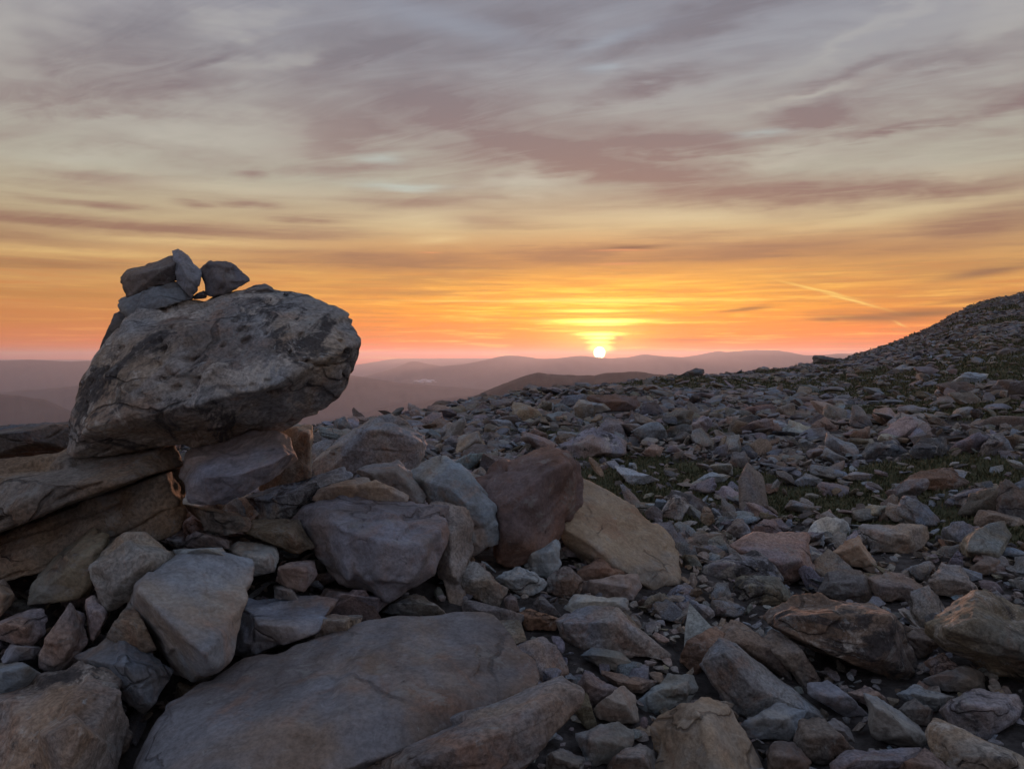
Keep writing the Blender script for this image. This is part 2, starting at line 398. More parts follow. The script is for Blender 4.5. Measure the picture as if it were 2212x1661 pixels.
def rock_material(name, from_object, scale=1.0, stain=0.7, lichen=0.5, pits=0.3, bump=0.95, blot=0.0, crack=0.6):
    m, nt, out = mat_nodes(name)
    at = N(nt, 'ShaderNodeAttribute', attribute_type='OBJECT' if from_object else 'GEOMETRY', attribute_name='tint')
    tint = at.outputs['Color']
    tcn = N(nt, 'ShaderNodeTexCoord')
    co = tcn.outputs['Object']
    if from_object:
        oi = N(nt, 'ShaderNodeObjectInfo')
        r = math2(nt, 'MULTIPLY', oi.outputs['Random'], 40.0)
        va = N(nt, 'ShaderNodeVectorMath', operation='ADD')
        nt.links.new(co, va.inputs[0]); nt.links.new(r, va.inputs[1]); co = va.outputs[0]
    big = noise(nt, co, 3.2 * scale, 5, 0.62, 0.5)
    mid = noise(nt, co, 11 * scale, 6, 0.66, 0.4)
    fine = noise(nt, co, 85 * scale, 5, 0.7)
    col = mixc(nt, mrange(nt, big, 0.35, 0.68), tint, mixc(nt, 1.0, tint, (0.60, 0.54, 0.50), 'MULTIPLY'))
    hn = noise(nt, co, 2.4 * scale, 4, 0.6, 0.6)
    col = mixc(nt, mrange(nt, hn, 0.38, 0.62), mixc(nt, 1.0, col, (1.14, 1.0, 0.82), 'MULTIPLY'), mixc(nt, 1.0, col, (0.90, 1.0, 1.10), 'MULTIPLY'))
    st = noise(nt, co, 5.0 * scale, 6, 0.68, 0.8)
    col = mixc(nt, mrange(nt, st, 0.50, 0.70, 0.0, stain), col, mixc(nt, 0.55, mixc(nt, 1.0, tint, (1.15, 0.72, 0.50), 'MULTIPLY'), (0.24, 0.15, 0.10)))
    col = mixc(nt, mrange(nt, mid, 0.30, 0.75, 0.0, 0.55), col, mixc(nt, 1.0, col, (1.45, 1.45, 1.48), 'MULTIPLY'))
    if blot:
        bn = noise(nt, co, 3.6 * scale, 8, 0.72, 1.2)
        col = mixc(nt, mrange(nt, bn, 0.52, 0.60, 0.0, blot), col, (0.060, 0.056, 0.056))
        cn = noise(nt, co, 6.5 * scale, 7, 0.70, 0.8)
        col = mixc(nt, mrange(nt, cn, 0.54, 0.64, 0.0, blot * 0.9), col, (0.54, 0.49, 0.42))
    fl = mrange(nt, fine, 0.28, 0.72, 0.58 if bump > 0.8 else 0.76, 1.36 if bump > 0.8 else 1.22)
    cg = N(nt, 'ShaderNodeCombineColor')
    for k in range(3): nt.links.new(fl, cg.inputs[k])
    col = mixc(nt, 1.0, col, cg.outputs[0], 'MULTIPLY')
    # pale crustose lichen and dark specks
    li = noise(nt, co, 26 * scale, 7, 0.72, 1.0)
    lp = noise(nt, co, 4.1 * scale, 3, 0.5)
    lm = math2(nt, 'MULTIPLY', mrange(nt, li, 0.58, 0.66), mrange(nt, lp, 0.42, 0.62, 0.15, 1.0))
    col = mixc(nt, math2(nt, 'MULTIPLY', lm, lichen), col, (0.40, 0.41, 0.39))
    l2 = noise(nt, co, 8.5 * scale, 8, 0.74, 0.6)
    col = mixc(nt, mrange(nt, l2, 0.56, 0.63, 0.0, 0.30 + 0.25 * lichen), col, (0.34, 0.345, 0.32))
    dk = noise(nt, co, 17 * scale, 6, 0.7, 0.6)
    dm = mrange(nt, dk, 0.66, 0.73, 0.0, pits)
    col = mixc(nt, dm, col, (0.045, 0.042, 0.045))
    ck = None
    if crack:
        wv = N(nt, 'ShaderNodeTexNoise'); inp(nt, wv, 'Vector', co); inp(nt, wv, 'Scale', 5.0 * scale); inp(nt, wv, 'Detail', 5)
        wm = N(nt, 'ShaderNodeVectorMath', operation='MULTIPLY_ADD'); nt.links.new(wv.outputs['Color'], wm.inputs[0]); wm.inputs[1].default_value = (0.16 / scale,) * 3; nt.links.new(co, wm.inputs[2])
        st3 = N(nt, 'ShaderNodeVectorMath', operation='MULTIPLY'); nt.links.new(wm.outputs[0], st3.inputs[0]); st3.inputs[1].default_value = (0.8, 0.8, 1.9)
        vo = N(nt, 'ShaderNodeTexVoronoi', feature='DISTANCE_TO_EDGE'); inp(nt, vo, 'Vector', st3.outputs[0]); inp(nt, vo, 'Scale', 3.4 * scale)
        ck = math2(nt, 'MULTIPLY', mrange(nt, vo.outputs['Distance'], 0.028, 0.004), mrange(nt, noise(nt, co, 2.3 * scale, 2, 0.5), 0.50, 0.60))
        ck = math2(nt, 'MULTIPLY', ck, crack)
        col = mixc(nt, math2(nt, 'MULTIPLY', ck, 0.85), col, (0.03, 0.028, 0.028))
    h = math2(nt, 'ADD', math2(nt, 'MULTIPLY', mid, 0.9), math2(nt, 'MULTIPLY', fine, 0.22))
    h = math2(nt, 'SUBTRACT', h, math2(nt, 'MULTIPLY', dm, 0.7))
    if ck is not None: h = math2(nt, 'SUBTRACT', h, math2(nt, 'MULTIPLY', ck, 0.8))
    bp = N(nt, 'ShaderNodeBump'); inp(nt, bp, 'Strength', bump); inp(nt, bp, 'Distance', 0.022 / scale); inp(nt, bp, 'Height', h)
    bs = N(nt, 'ShaderNodeBsdfPrincipled')
    inp(nt, bs, 'Base Color', col); inp(nt, bs, 'Roughness', 0.86); inp(nt, bs, 'Specular IOR Level', 0.25)
    nt.links.new(bp.outputs[0], bs.inputs['Normal']); nt.links.new(bs.outputs[0], out.inputs[0])
    return m
M_ROCK = rock_material('rock_material', True)
M_BOULDER = rock_material('weathered_boulder_material', True, scale=1.0, stain=0.55, lichen=0.9, pits=0.9, bump=1.0, blot=0.9, crack=0.55)
M_SMOOTH = rock_material('smooth_stone_material', True, stain=0.6, lichen=0.4, pits=0.6, bump=0.75, crack=0.5)
M_SCREE = rock_material('scree_material', False, stain=0.4, lichen=0.6, pits=0.4, bump=0.9, crack=0.0)

def plain(name, c, rough=0.9, var=0.3, scale=1.0):
    m, nt, out = mat_nodes(name)
    tcn = N(nt, 'ShaderNodeTexCoord')
    n = noise(nt, tcn.outputs['Object'], scale, 6, 0.65)
    col = mixc(nt, mrange(nt, n, 0.3, 0.7), tuple(v * (1 - var) for v in c), tuple(v * (1 + var) for v in c))
    bs = N(nt, 'ShaderNodeBsdfPrincipled'); inp(nt, bs, 'Base Color', col); inp(nt, bs, 'Roughness', rough); inp(nt, bs, 'Specular IOR Level', 0.2)
    nt.links.new(bs.outputs[0], out.inputs[0])
    return m
def ground_material():
    m, nt, out = mat_nodes('stony_ground_material')
    tcn = N(nt, 'ShaderNodeTexCoord'); co = tcn.outputs['Object']
    g = N(nt, 'ShaderNodeAttribute', attribute_type='GEOMETRY', attribute_name='turf')
    a = noise(nt, co, 14, 8, 0.7); b = noise(nt, co, 1.4, 5, 0.6); c = noise(nt, co, 60, 4, 0.6)
    soil = mixc(nt, mrange(nt, a, 0.3, 0.7), (0.045, 0.038, 0.034), (0.15, 0.135, 0.125))
    grass = mixc(nt, mrange(nt, b, 0.35, 0.65), (0.075, 0.080, 0.042), (0.120, 0.116, 0.058))
    tm = mrange(nt, math2(nt, 'ADD', g.outputs['Fac'], math2(nt, 'MULTIPLY', math2(nt, 'SUBTRACT', a, 0.5), 0.7)), 0.35, 0.6)
    col = mixc(nt, tm, soil, grass)
    bp = N(nt, 'ShaderNodeBump'); inp(nt, bp, 'Strength', 0.8); inp(nt, bp, 'Distance', 0.04); inp(nt, bp, 'Height', math2(nt, 'ADD', a, math2(nt, 'MULTIPLY', c, 0.3)))
    bs = N(nt, 'ShaderNodeBsdfPrincipled'); inp(nt, bs, 'Base Color', col); inp(nt, bs, 'Roughness', 0.95); inp(nt, bs, 'Specular IOR Level', 0.15)
    nt.links.new(bp.outputs[0], bs.inputs['Normal']); nt.links.new(bs.outputs[0], out.inputs[0])
    return m

# turf patches: where the frame shows grass, as ellipses on the ground (x, y, rx, ry)
TURF = []
for dx, dy, wx, wd in [(1330, 1050, 190, 1.0), (1500, 1030, 200, 1.0), (1790, 1075, 260, 0.7), (2010, 1005, 300, 1.0), (1420, 1110, 110, 0.4), (2080, 1130, 130, 0.5), (1900, 1150, 90, 0.3),
                       (2190, 905, 90, 2.0), (1600, 830, 300, 6.0), (1900, 830, 260, 6.0), (2050, 880, 180, 3.0), (1450, 838, 200, 3.5), (1500, 935, 90, 0.8), (1200, 940, 60, 0.8), (2000, 800, 220, 9.0), (1350, 990, 120, 0.5)]:
    t = ground_depth(dx, dy)
    if t:
        p = point(dx, dy, t)
        TURF.append((p[0], p[1], wx * t / FPX, wd))
def turf(x, y):
    x = np.asarray(x, float); y = np.asarray(y, float)
    g = np.zeros_like(x)
    for a, b, rx, ry in TURF:
        g = np.maximum(g, np.exp(-(((x - a) / rx) ** 2 + ((y - b) / ry) ** 2)))
    p = np.stack([x, y, np.full_like(x, 4.4)], -1).reshape(-1, 3)
    n = fbm(p * 0.35, 3).reshape(x.shape)
    r = np.hypot(x, y)
    far = np.clip((r - 9) / 12, 0, 1) * np.clip(n * 1.6 + 0.24, 0, 0.80)
    return np.clip(np.maximum(g * (1.0 + 0.5 * n), far), 0, 1)

na, nr = 360, 300
az_f = np.radians(np.linspace(-46, 46, 261)); az_b = np.radians(np.linspace(46, 314, 101)[1:-1])
AZG = np.concatenate([az_f, az_b])
RG = np.concatenate([[0.05, 0.3, 0.6, 0.9], np.geomspace(1.1, 130, 180), np.geomspace(140, 9500, 50)])
aa, rr = np.meshgrid(AZG, RG)
gx, gy = rr * np.sin(aa), rr * np.cos(aa)
gz = terrain(gx, gy) - 0.02
gv = np.stack([gx, gy, gz], -1).reshape(-1, 3)
na = len(AZG); idx = np.arange(len(RG) * na).reshape(len(RG), na)
q = np.stack([idx[:-1], np.roll(idx, -1, 1)[:-1], np.roll(idx, -1, 1)[1:], idx[1:]], -1).reshape(-1, 4)
gme = mesh_np('ground', gv, q[:, ::-1], ground_material())
ta = gme.attributes.new('turf', 'FLOAT', 'POINT')
ta.data.foreach_set('value', turf(gx, gy).ravel().astype(np.float32))
new_obj('ground', gme, 'structure')

# ------------------------------------------------------------------ far hills
def hill(name, pts, dist, drop, mat, spread=1.9, rough=1.0, seed=0):
    pts = np.array(pts, float)
    n = 420
    xs = np.linspace(pts[0, 0], pts[-1, 0], n)
    ys = np.interp(xs, pts[:, 0], pts[:, 1])
    k = np.array([1, 3, 5, 3, 1]); k = k / k.sum()
    ys = np.convolve(np.pad(ys, 2, mode='edge'), k, 'valid')
    ys = ys + rough * fbm(np.stack([xs * 0.05, np.full(n, seed * 3.1), np.zeros(n)], -1), 4) * 0.9
    # ends that lie out of view run down into the valley
    ti = np.arange(n) / (0.16 * n)
    if xs[0] < -50: ys = ys + np.clip(1 - ti, 0, 1) ** 2 * drop * FPX / dist * 0.95
    if xs[-1] > 2260: ys = ys + np.clip(1 - ti[::-1], 0, 1) ** 2 * drop * FPX / dist * 0.95
    rows = []
    K = 16
    for j in range(-5, K):
        row = []
        s = abs(j) / (K - 1.0)
        for x, y in zip(xs, ys):
            p = point(x, y, dist)
            dr = drop * s ** 1.15 * (1 if j >= 0 else 1.5)
            hd = np.array([p[0], p[1], 0]); hd /= np.linalg.norm(hd)
            q = p - hd * dr * spread * (1 if j >= 0 else -1)
            q[2] -= dr
            row.append(q)
        rows.append(row)
    v = np.array(rows)
    nn = fbm(v.reshape(-1, 3) / (drop * 0.55) + seed, 4).reshape(v.shape[:2])
    s = np.minimum(np.abs(np.arange(-5, K)) / 4.0, 1.0)[:, None]
    v[:, :, 2] += nn * drop * 0.10 * s
    R, C = v.shape[:2]
    idx = np.arange(R * C).reshape(R, C)
    q = np.stack([idx[:-1, :-1], idx[:-1, 1:], idx[1:, 1:], idx[1:, :-1]], -1).reshape(-1, 4)
    return new_obj(name, mesh_np(name, v.reshape(-1, 3), q[:, ::-1], mat), 'structure')
M_HILL = plain('far_hill_material', (0.065, 0.060, 0.055), scale=0.004)
M_SPUR = plain('near_spur_material', (0.085, 0.072, 0.060), scale=0.05)
hill('horizon_hills', [(-640, 770), (-300, 774), (300, 778), (640, 784), (760, 790), (850, 775), (1040, 774), (1300, 776), (1700, 772), (2300, 768), (2850, 770)], 9000, 300, M_HILL, seed=1, rough=0.3)
hill('far_ridge', [(740, 830), (787, 812), (840, 799), (868, 788), (888, 780), (903, 781), (917, 785), (955, 791), (1003, 787), (1051, 777), (1085, 769), (1100, 768), (1128, 769), (1162, 775), (1205, 774), (1243, 769), (1265, 769),
                   (1290, 772), (1316, 774), (1358, 772), (1380, 767), (1395, 765), (1426, 769), (1474, 772), (1517, 765), (1548, 759), (1556, 758), (1566, 761), (1600, 758), (1627, 756), (1681, 757), (1700, 760), (1741, 768),
                   (1775, 767), (1808, 764), (1900, 763), (2100, 770), (2500, 775)], 5500, 320, M_HILL, seed=2, rough=0.5)
hill('left_ridge', [(-1200, 760), (-500, 772), (-200, 776), (0, 779), (65, 777), (110, 779), (150, 781), (207, 779), (300, 785), (420, 800), (560, 830), (700, 870)], 4600, 300, M_HILL, seed=3, rough=0.5)
hill('valley_ridge', [(-300, 870), (100, 840), (480, 806), (600, 801), (700, 804), (754, 810), (800, 817), (859, 827), (940, 833), (1037, 841), (1150, 850), (1300, 860)], 3300, 230, M_HILL, seed=4, rough=0.4)
hill('low_valley_ridge', [(700, 905), (780, 890), (816, 879), (850, 868), (900, 868), (984, 857), (1100, 850), (1200, 850)], 2500, 150, M_HILL, seed=6, rough=0.4)
hill('near_left_hill', [(-900, 800), (-400, 830), (-100, 846), (0, 851), (40, 855), (75, 861), (95, 862), (125, 876), (165, 894), (220, 925), (300, 965)], 1900, 140, M_HILL, seed=7, rough=0.8)
hill('near_spur', [(960, 885), (1000, 866), (1035, 851), (1060, 840), (1090, 828), (1125, 815), (1155, 806), (1163, 804), (1185, 808), (1250, 811), (1285, 811), (1305, 806), (1350, 804), (1375, 802), (1400, 806), (1450, 812), (1520, 830), (1600, 850)],
     650, 70, M_SPUR, seed=8, rough=1.0)

# valley cloud between the ridges
def puff(dx0, dx1, dy, dist):
    v, f, o = [], [], 0
    bm = bmesh.new(); bmesh.ops.create_icosphere(bm, subdivisions=2, radius=1.0)
    bv = np.array([x.co[:] for x in bm.verts]); bf = np.array([[q.index for q in x.verts] for x in bm.faces]); bm.free()
    for k in range(26):
        a = random.random()
        s = dist / FPX * random.uniform(2.0, 4.5) * (1 - abs(a - 0.6))
        c = point(dx0 + (dx1 - dx0) * a, dy + random.uniform(-3.5, 2.5) * (1 - abs(a - .6)), dist + random.uniform(-20, 20))
        w = bv * np.array([1.9, 1.5, 0.8]) * s
        w = w * (1 + 0.25 * fbm(bv * 2 + k * 3, 3)[:, None]) + c
        v.append(w); f.append(bf + o); o += len(bv)
    me = mesh_np('valley_cloud', np.concatenate(v), np.concatenate(f), plain('cloud_material', (0.88, 0.86, 0.86), var=0.02, scale=0.01))
    return new_obj('valley_cloud', me)
cl_o = puff(893, 942, 824, 3900)
cl_o['label'] = 'small white cloud lying in the hazy valley'; cl_o['category'] = 'cloud'

# the air
hb = bmesh.new(); bmesh.ops.create_cube(hb, size=1.0)
zt, zb = 50.0, VALLEY - 60.0
for v in hb.verts:
    v.co = Vector((v.co.x * 19400, v.co.y * 19400, zb if v.co.z < 0 else zt))
hme = bpy.data.meshes.new('haze'); hb.to_mesh(hme); hb.free()
hm, hnt, hout = mat_nodes('haze_material')
pv = N(hnt, 'ShaderNodeVolumePrincipled')
pv.inputs['Color'].default_value = (0.88, 0.86, 0.96, 1); pv.inputs['Density'].default_value = 1.6e-4; pv.inputs['Anisotropy'].default_value = 0.5
hnt.links.new(pv.outputs[0], hout.inputs['Volume'])
hme.materials.append(hm)
new_obj('haze', hme, 'stuff')
# ------------------------------------------------------------------ rock shapes
_ico = {}
def ico(level):
    if level not in _ico:
        bm = bmesh.new(); bmesh.ops.create_icosphere(bm, subdivisions=level + 1, radius=1.0)
        v = np.array([x.co[:] for x in bm.verts]); f = np.array([[q.index for q in x.verts] for x in bm.faces]); bm.free()
        _ico[level] = (v / np.linalg.norm(v, axis=1)[:, None], f)
    return _ico[level]
def hull_planes(pts, merge=24.0):
    """planes of the convex hull, with facets that nearly face the same way drawn together into one broken face"""
    bm = bmesh.new()
    for p in pts: bm.verts.new(p)
    g = bmesh.ops.convex_hull(bm, input=bm.verts)
    bm.normal_update()
    hv = np.array([v.co[:] for v in bm.verts if v.link_faces])
    fs = []
    for f in bm.faces:
        n = np.array(f.normal[:])
        if np.linalg.norm(n) < 0.5: continue
        fs.append((f.calc_area(), n, np.array(f.calc_center_median()[:])))
    bm.free()
    fs.sort(key=lambda q: -q[0])
    cm = math.cos(math.radians(merge))
    cl_ = []
    for ar, n, c in fs:
        for q in cl_:
            m = q[1] / np.linalg.norm(q[1])
            if float(m @ n) > cm:
                q[0] += ar; q[1] = q[1] + n * ar; q[2].append((ar, c)); break
        else:
            cl_.append([ar, n * ar, [(ar, c)]])
    nn, dd = [], []
    for ar, n, cs in cl_:
        n = n / np.linalg.norm(n)
        mean = sum(w * float(n @ c) for w, c in cs) / sum(w for w, c in cs)
        sup = float((hv @ n).max())
        nn.append(n); dd.append(0.75 * mean + 0.25 * sup)
    return np.array(nn), np.array(dd), hv
def rock_surface(hulls, level, seed, k=170, chips=2, merge=24.0, rough=1.0, facets=((8, 0.08), (34, 0.11)), layers=0.0, axis=None, cracks=0.0):
    """closed rock surface round the origin: facetted hulls, knocked-off corners, layered and pitted relief"""
    rg = np.random.default_rng(seed)
    allp = np.concatenate(hulls)
    c = (allp.max(0) + allp.min(0)) / 2
    hh = [hull_planes(h, merge) for h in hulls]
    c = np.mean([q[2].mean(0) for q in hh], 0)
    ext = np.maximum((allp.max(0) - allp.min(0)) / 2, 1e-4)
    size = float(np.cbrt(np.prod(ext))) * 2
    v0, f = ico(level)
    hv = np.concatenate([q[2] for q in hh]) - c
    U, sv, _ = np.linalg.svd(np.cov((hv * 1.0).T))
    ax = np.sqrt(np.maximum(sv, 1e-10)); ax = np.maximum(ax, ax.max() * 0.12)
    d = (v0 * ax) @ U.T
    d = d / np.linalg.norm(d, axis=1)[:, None]
    R = None
    for nn, dd, hv in hh:
        off = dd - nn @ c
        sc = (hv - c)
        if chips:
            m = chips * 2
            cn = rg.normal(size=(m, 3)); cn /= np.linalg.norm(cn, axis=1)[:, None]
            sup = (sc @ cn.T).max(0)
            lim = np.concatenate([rg.uniform(0.90, 0.97, chips), rg.uniform(0.955, 0.99, chips)])
            nn = np.concatenate([nn, cn]); off = np.concatenate([off, sup * lim])
        off = np.maximum(off, 0.03 * size)
        p = np.maximum(d @ nn.T, 0) / off
        b = p.max(1)
        r = 1.0 / (((p / b[:, None]) ** k).sum(1) ** (1.0 / k) * b)
        R = r if R is None else np.maximum(R, r)
    P = d * R[:, None]
    s = P / size
    so = s + seed * 1.37
    disp = rough * (0.009 * fbm(so * 2.6, 3) + 0.012 * fbm(so * 8.5, 3))
    # fracture facets: patches that each broke along their own plane
    wp = s + 0.035 * np.stack([fbm(so * 5 + 3, 2), fbm(so * 5 + 13, 2), fbm(so * 5 + 23, 2)], -1)
    for m, amp in facets:
        sd_ = s[rg.integers(0, len(s), m)]
        tl = rg.normal(size=(m, 3)) * amp
        d2 = (wp ** 2).sum(1)[:, None] - 2 * wp @ sd_.T + (sd_ ** 2).sum(1)[None]
        dn = np.sqrt(np.maximum(d2, 0))
        wg = np.exp(-np.minimum((dn - dn.min(1)[:, None]) / 0.011, 30))
        pl = np.clip(s @ tl.T - (sd_ * tl).sum(1)[None], -0.05, 0.05)
        disp += rough * (wg * pl).sum(1) / wg.sum(1)
    # shallow broken ledges with crisp rims
    for q in range(3):
        e = rg.normal(size=3); e /= np.linalg.norm(e)
        t = so @ e * rg.uniform(2.0, 3.6) + 0.22 * fbm(so * 4 + q * 13, 2)
        fr = t - np.floor(t)
        m = np.clip((perlin(so * 1.9 + q * 31) - 0.02) * 5, 0, 1)
        disp -= rough * 0.020 * m * np.clip((fr - 0.35) * 7, 0, 1) * (1 - fr) * 1.5
    if layers:
        ax = np.array(axis if axis is not None else (0.15, -0.25, 1.0)); ax = ax / np.linalg.norm(ax)
        h = (s @ ax) * 6.0 + 0.22 * fbm(so * 1.4, 2)
        lv = np.floor(h); fr = h - lv
        hs = np.sin(lv * 12.9898 + seed) * 43758.5453; hs = hs - np.floor(hs)
        disp += layers * (0.030 * (hs - 0.5) - 0.050 * np.exp(-((fr - 0.05) / 0.06) ** 2) * np.clip((perlin(so * 2.2 + 40) - 0.05) * 6, 0, 1))
    if cracks:
        cr = np.abs(fbm(so * 1.5 + 55, 3))
        disp -= cracks * 0.040 * np.exp(-(cr / 0.022) ** 2) * np.clip(perlin(so * 1.3 + 60) * 5, 0, 1)
        pt = fbm(so * 11 + 77, 2)
        disp -= cracks * 0.030 * np.clip((pt - 0.50) * 5, 0, 1)
    P = P + d * (disp * size)[:, None]
    return P, f, c, size

TINT = {'grey': (0.255, 0.250, 0.255), 'pale grey': (0.36, 0.365, 0.37), 'blue-grey': (0.255, 0.285, 0.315), 'tan': (0.330, 0.270, 0.215), 'rust': (0.270, 0.175, 0.130), 'purple-grey': (0.265, 0.230, 0.245),
        'olive': (0.200, 0.190, 0.145), 'brown': (0.205, 0.165, 0.135), 'dark grey': (0.130, 0.125, 0.130), 'pinkish': (0.330, 0.260, 0.245), 'whitish': (0.42, 0.43, 0.43), 'red-brown': (0.205, 0.130, 0.105), 'warm grey': (0.275, 0.250, 0.225), 'rusty brown': (0.235, 0.180, 0.135), 'brown-grey': (0.225, 0.200, 0.190)}
for _k in TINT:
    _g = sum(TINT[_k]) / 3.0
    TINT[_k] = tuple((0.80 * v + 0.20 * _g) * w for v, w in zip(TINT[_k], (1.17, 1.20, 1.20)))
def tinted(name, rg, v=0.08):
    t = np.array(TINT[name]) * rg.uniform(1 - v, 1 + v) * rg.uniform(1 - v * 0.4, 1 + v * 0.4, 3)
    return [float(x) for x in t]

# frames of reference in which the stones were sketched: origin and scale in the 2212 x 1661 frame
REG = {1: (0, 486.6, 0.4), 2: (530.9, 884.8, 0.44), 3: (0, 1061.8, 0.3607), 4: (265.4, 1238.7, 0.48), 5: (1150.2, 1150.2, 0.48), 6: (1150.2, 752.0, 0.48)}
HEROES = []      # (outline polygon, depth, back depth, short phrase, centre) for the fill to keep clear of
SEEN = []
def hero(reg, label, tone, outline, ridge=None, depth=None, thick=None, extra=None, name='rock', mat=None, grow=1.04, back=0.72, lift=0.0, phrase=None, **kw):
    ox, oy, sc = REG[reg]
    cv = lambda L: [(ox + p[0] * sc, oy + p[1] * sc) + tuple(p[2:]) for p in L]
    out = cv(outline)
    xs = np.array([p[0] for p in out]); ys = np.array([p[1] for p in out])
    cx, cy = (xs.min() + xs.max()) / 2, (ys.min() + ys.max()) / 2
    w, h = xs.max() - xs.min(), ys.max() - ys.min()
    if depth is None:
        yb, sh_ = min(ys.max() - 0.10 * h, 1900), 0.0
        t = ground_depth(cx, yb)
        while t is None or t > 1.02 * smooth_interp(np.array([math.degrees(math.atan((cx - 1106) / FPX))]), AZS, RAD)[0]:
            sh_ += 1.5                      # over the skyline: settle the stone until it stands on the slope
            t = ground_depth(cx, yb + sh_)
            if sh_ > 60: t = 30.0; break
        if sh_:
            sh_ += 2.0
            out = [(p[0], p[1] + sh_) + tuple(p[2:]) for p in out]; ys = ys + sh_; cy += sh_
        depth = t
        mw, mh = w * depth / FPX, h * depth / FPX
        thick = thick or 0.80 * math.sqrt(mw * mh)
        depth = depth + thick * 0.25 + lift
    mw, mh = w * depth / FPX, h * depth / FPX
    T = thick or 0.80 * math.sqrt(mw * mh)
    rg = np.random.default_rng(len(SEEN) + 100)
    def build(outl, rdg):
        pts = []
        for p in outl:
            x, y = cx + (p[0] - cx) * grow, cy + (p[1] - cy) * grow
            f = (p[1] - ys.min()) / max(h, 1)
            dd = p[2] if len(p) > 2 else T * (0.38 - 0.60 * f)
            pts.append(point(x, y, depth + dd))
            pts.append(point(cx + (p[0] - cx) * back, cy + (p[1] - cy) * back, depth + T * 0.62 + 0.3 * dd))
        for p in rdg: pts.append(point(p[0], p[1], depth + p[2]))
        return np.array(pts)
    if ridge is None:
        f1, f2 = rg.uniform(0.30, 0.46), rg.uniform(0.34, 0.52)
        ridge_d = [(xs.min() + w * rg.uniform(0.18, 0.3), ys.min() + h * f1, -T * 0.36), (xs.min() + w * rg.uniform(0.62, 0.78), ys.min() + h * f2, -T * 0.40)]
    else:
        ridge_d = cv(ridge)
    hulls = [build(out, ridge_d)]
    polys = [[(p[0], p[1]) for p in out]]
    for e in extra or []:
        eo = cv(e[0]); hulls.append(build(eo, cv(e[1]) if len(e) > 1 else [])); polys.append([(p[0], p[1]) for p in eo])
    px = max(w, h) / 2.16
    level = 6 if px > 270 else 5 if px > 92 else 4 if px > 26 else 3
    P, f, c, size = rock_surface(hulls, level, len(SEEN) + 3, **kw)
    me = mesh_np(name, P, f, mat or M_ROCK)
    o = new_obj(name, me)
    o.location = c
    o['label'] = label; o['category'] = 'rock'
    o['tint'] = tinted(tone, rg)
    for pl in polys: HEROES.append((np.array(pl), depth, depth + T * 0.6))
    SEEN.append((cx, cy, w, h, phrase))
    return o

B = M_BOULDER; S = M_SMOOTH
# --- the cairn
hero(1, 'huge pitted grey boulder balanced on top of the cairn', 'warm grey',
     [(385, 1215, .02), (415, 985, .06), (500, 800, .10), (585, 575, .16), (700, 480, .20), (870, 425, .22), (1130, 360, .26), (1310, 345, .28), (1440, 345, .28), (1600, 370, .28), (1720, 420, .24), (1860, 490, .18), (1942, 620, .12),
      (1900, 720, .08), (1840, 900, .10), (1720, 1000, .12), (1560, 1085, .12), (1300, 1155, .08), (1000, 1185, .05), (650, 1240, .0), (420, 1240, .0)],
     [(430, 1120, -.14), (700, 1040, -.17), (1150, 965, -.19), (1500, 850, -.17), (1850, 680, -.05), (690, 640, -.03), (1100, 580, -.02), (1500, 530, -.01), (1760, 540, .03)], depth=2.45, thick=0.5, mat=B, cracks=1.0, layers=0.12, axis=(-0.30, -0.35, 1.0), rough=1.1, chips=0, k=80, merge=8.0, facets=((16, 0.04), (60, 0.06)),
     name='balanced_boulder', phrase='the balanced boulder')
hero(1, 'thin dark slab leaning against the back of the balanced boulder', 'dark grey', [(640, 455), (700, 480), (720, 640), (620, 830), (505, 830), (535, 700), (578, 550)], depth=2.72, thick=0.16, name='leaning_slab', mat=S)
hero(1, 'lowest of the small stones topping the boulder, pale right face', 'grey', [(635, 410), (650, 470), (700, 492), (900, 440), (1030, 402), (1000, 350), (955, 310), (880, 308), (660, 395)], [(840, 350, -.05), (905, 425, -.06)], depth=2.67, thick=0.17, name='cap_stone', mat=S, chips=4)
hero(1, 'square brown stone at upper left of the boulder top pile', 'brown', [(665, 280), (685, 245), (760, 240), (940, 165), (972, 182), (957, 300), (880, 312), (690, 385), (672, 330)], [(700, 285, -.03), (930, 215, -.04)], depth=2.71, thick=0.15, name='cap_stone', mat=S, chips=4)
hero(1, 'pointed upright stone forming the peak of the cairn', 'grey', [(930, 140), (960, 128), (1000, 160), (1085, 240), (1085, 300), (1060, 360), (1030, 388), (960, 312), (955, 250), (966, 190)], [(985, 230, -.04), (1030, 330, -.05)], depth=2.69, thick=0.14, name='cap_stone', mat=S, chips=3, phrase='the pointed peak stone')
hero(1, 'dark rounded stone perched right of the pointed peak stone', 'dark grey', [(1085, 240), (1130, 195), (1200, 193), (1280, 220), (1362, 295), (1320, 330), (1205, 378), (1130, 370), (1090, 280)], [(1150, 240, -.03), (1215, 345, -.05)], depth=2.71, thick=0.16, name='cap_stone', mat=S, chips=3)
hero(1, 'small dark lump on the boulder top, right of the perched stone', 'dark grey', [(1295, 360), (1380, 318), (1430, 316), (1490, 345), (1520, 400), (1310, 400)], depth=2.72, thick=0.12, name='cap_stone', mat=S)
hero(1, 'tiny wedge pebble under the perched dark stone', 'dark grey', [(1040, 385), (1100, 352), (1122, 375), (1110, 395), (1050, 400)], depth=2.70, thick=0.06, name='wedge_pebble', mat=S)
hero(1, 'dark overhanging slab at the left edge behind the boulder', 'dark grey', [(-260, 1130), (0, 1100), (200, 1075), (330, 1050), (415, 1050), (430, 1130), (390, 1225), (0, 1272), (-260, 1300)], depth=2.72, thick=0.34, name='dark_slab', phrase='the dark left-edge slab', layers=0.6)
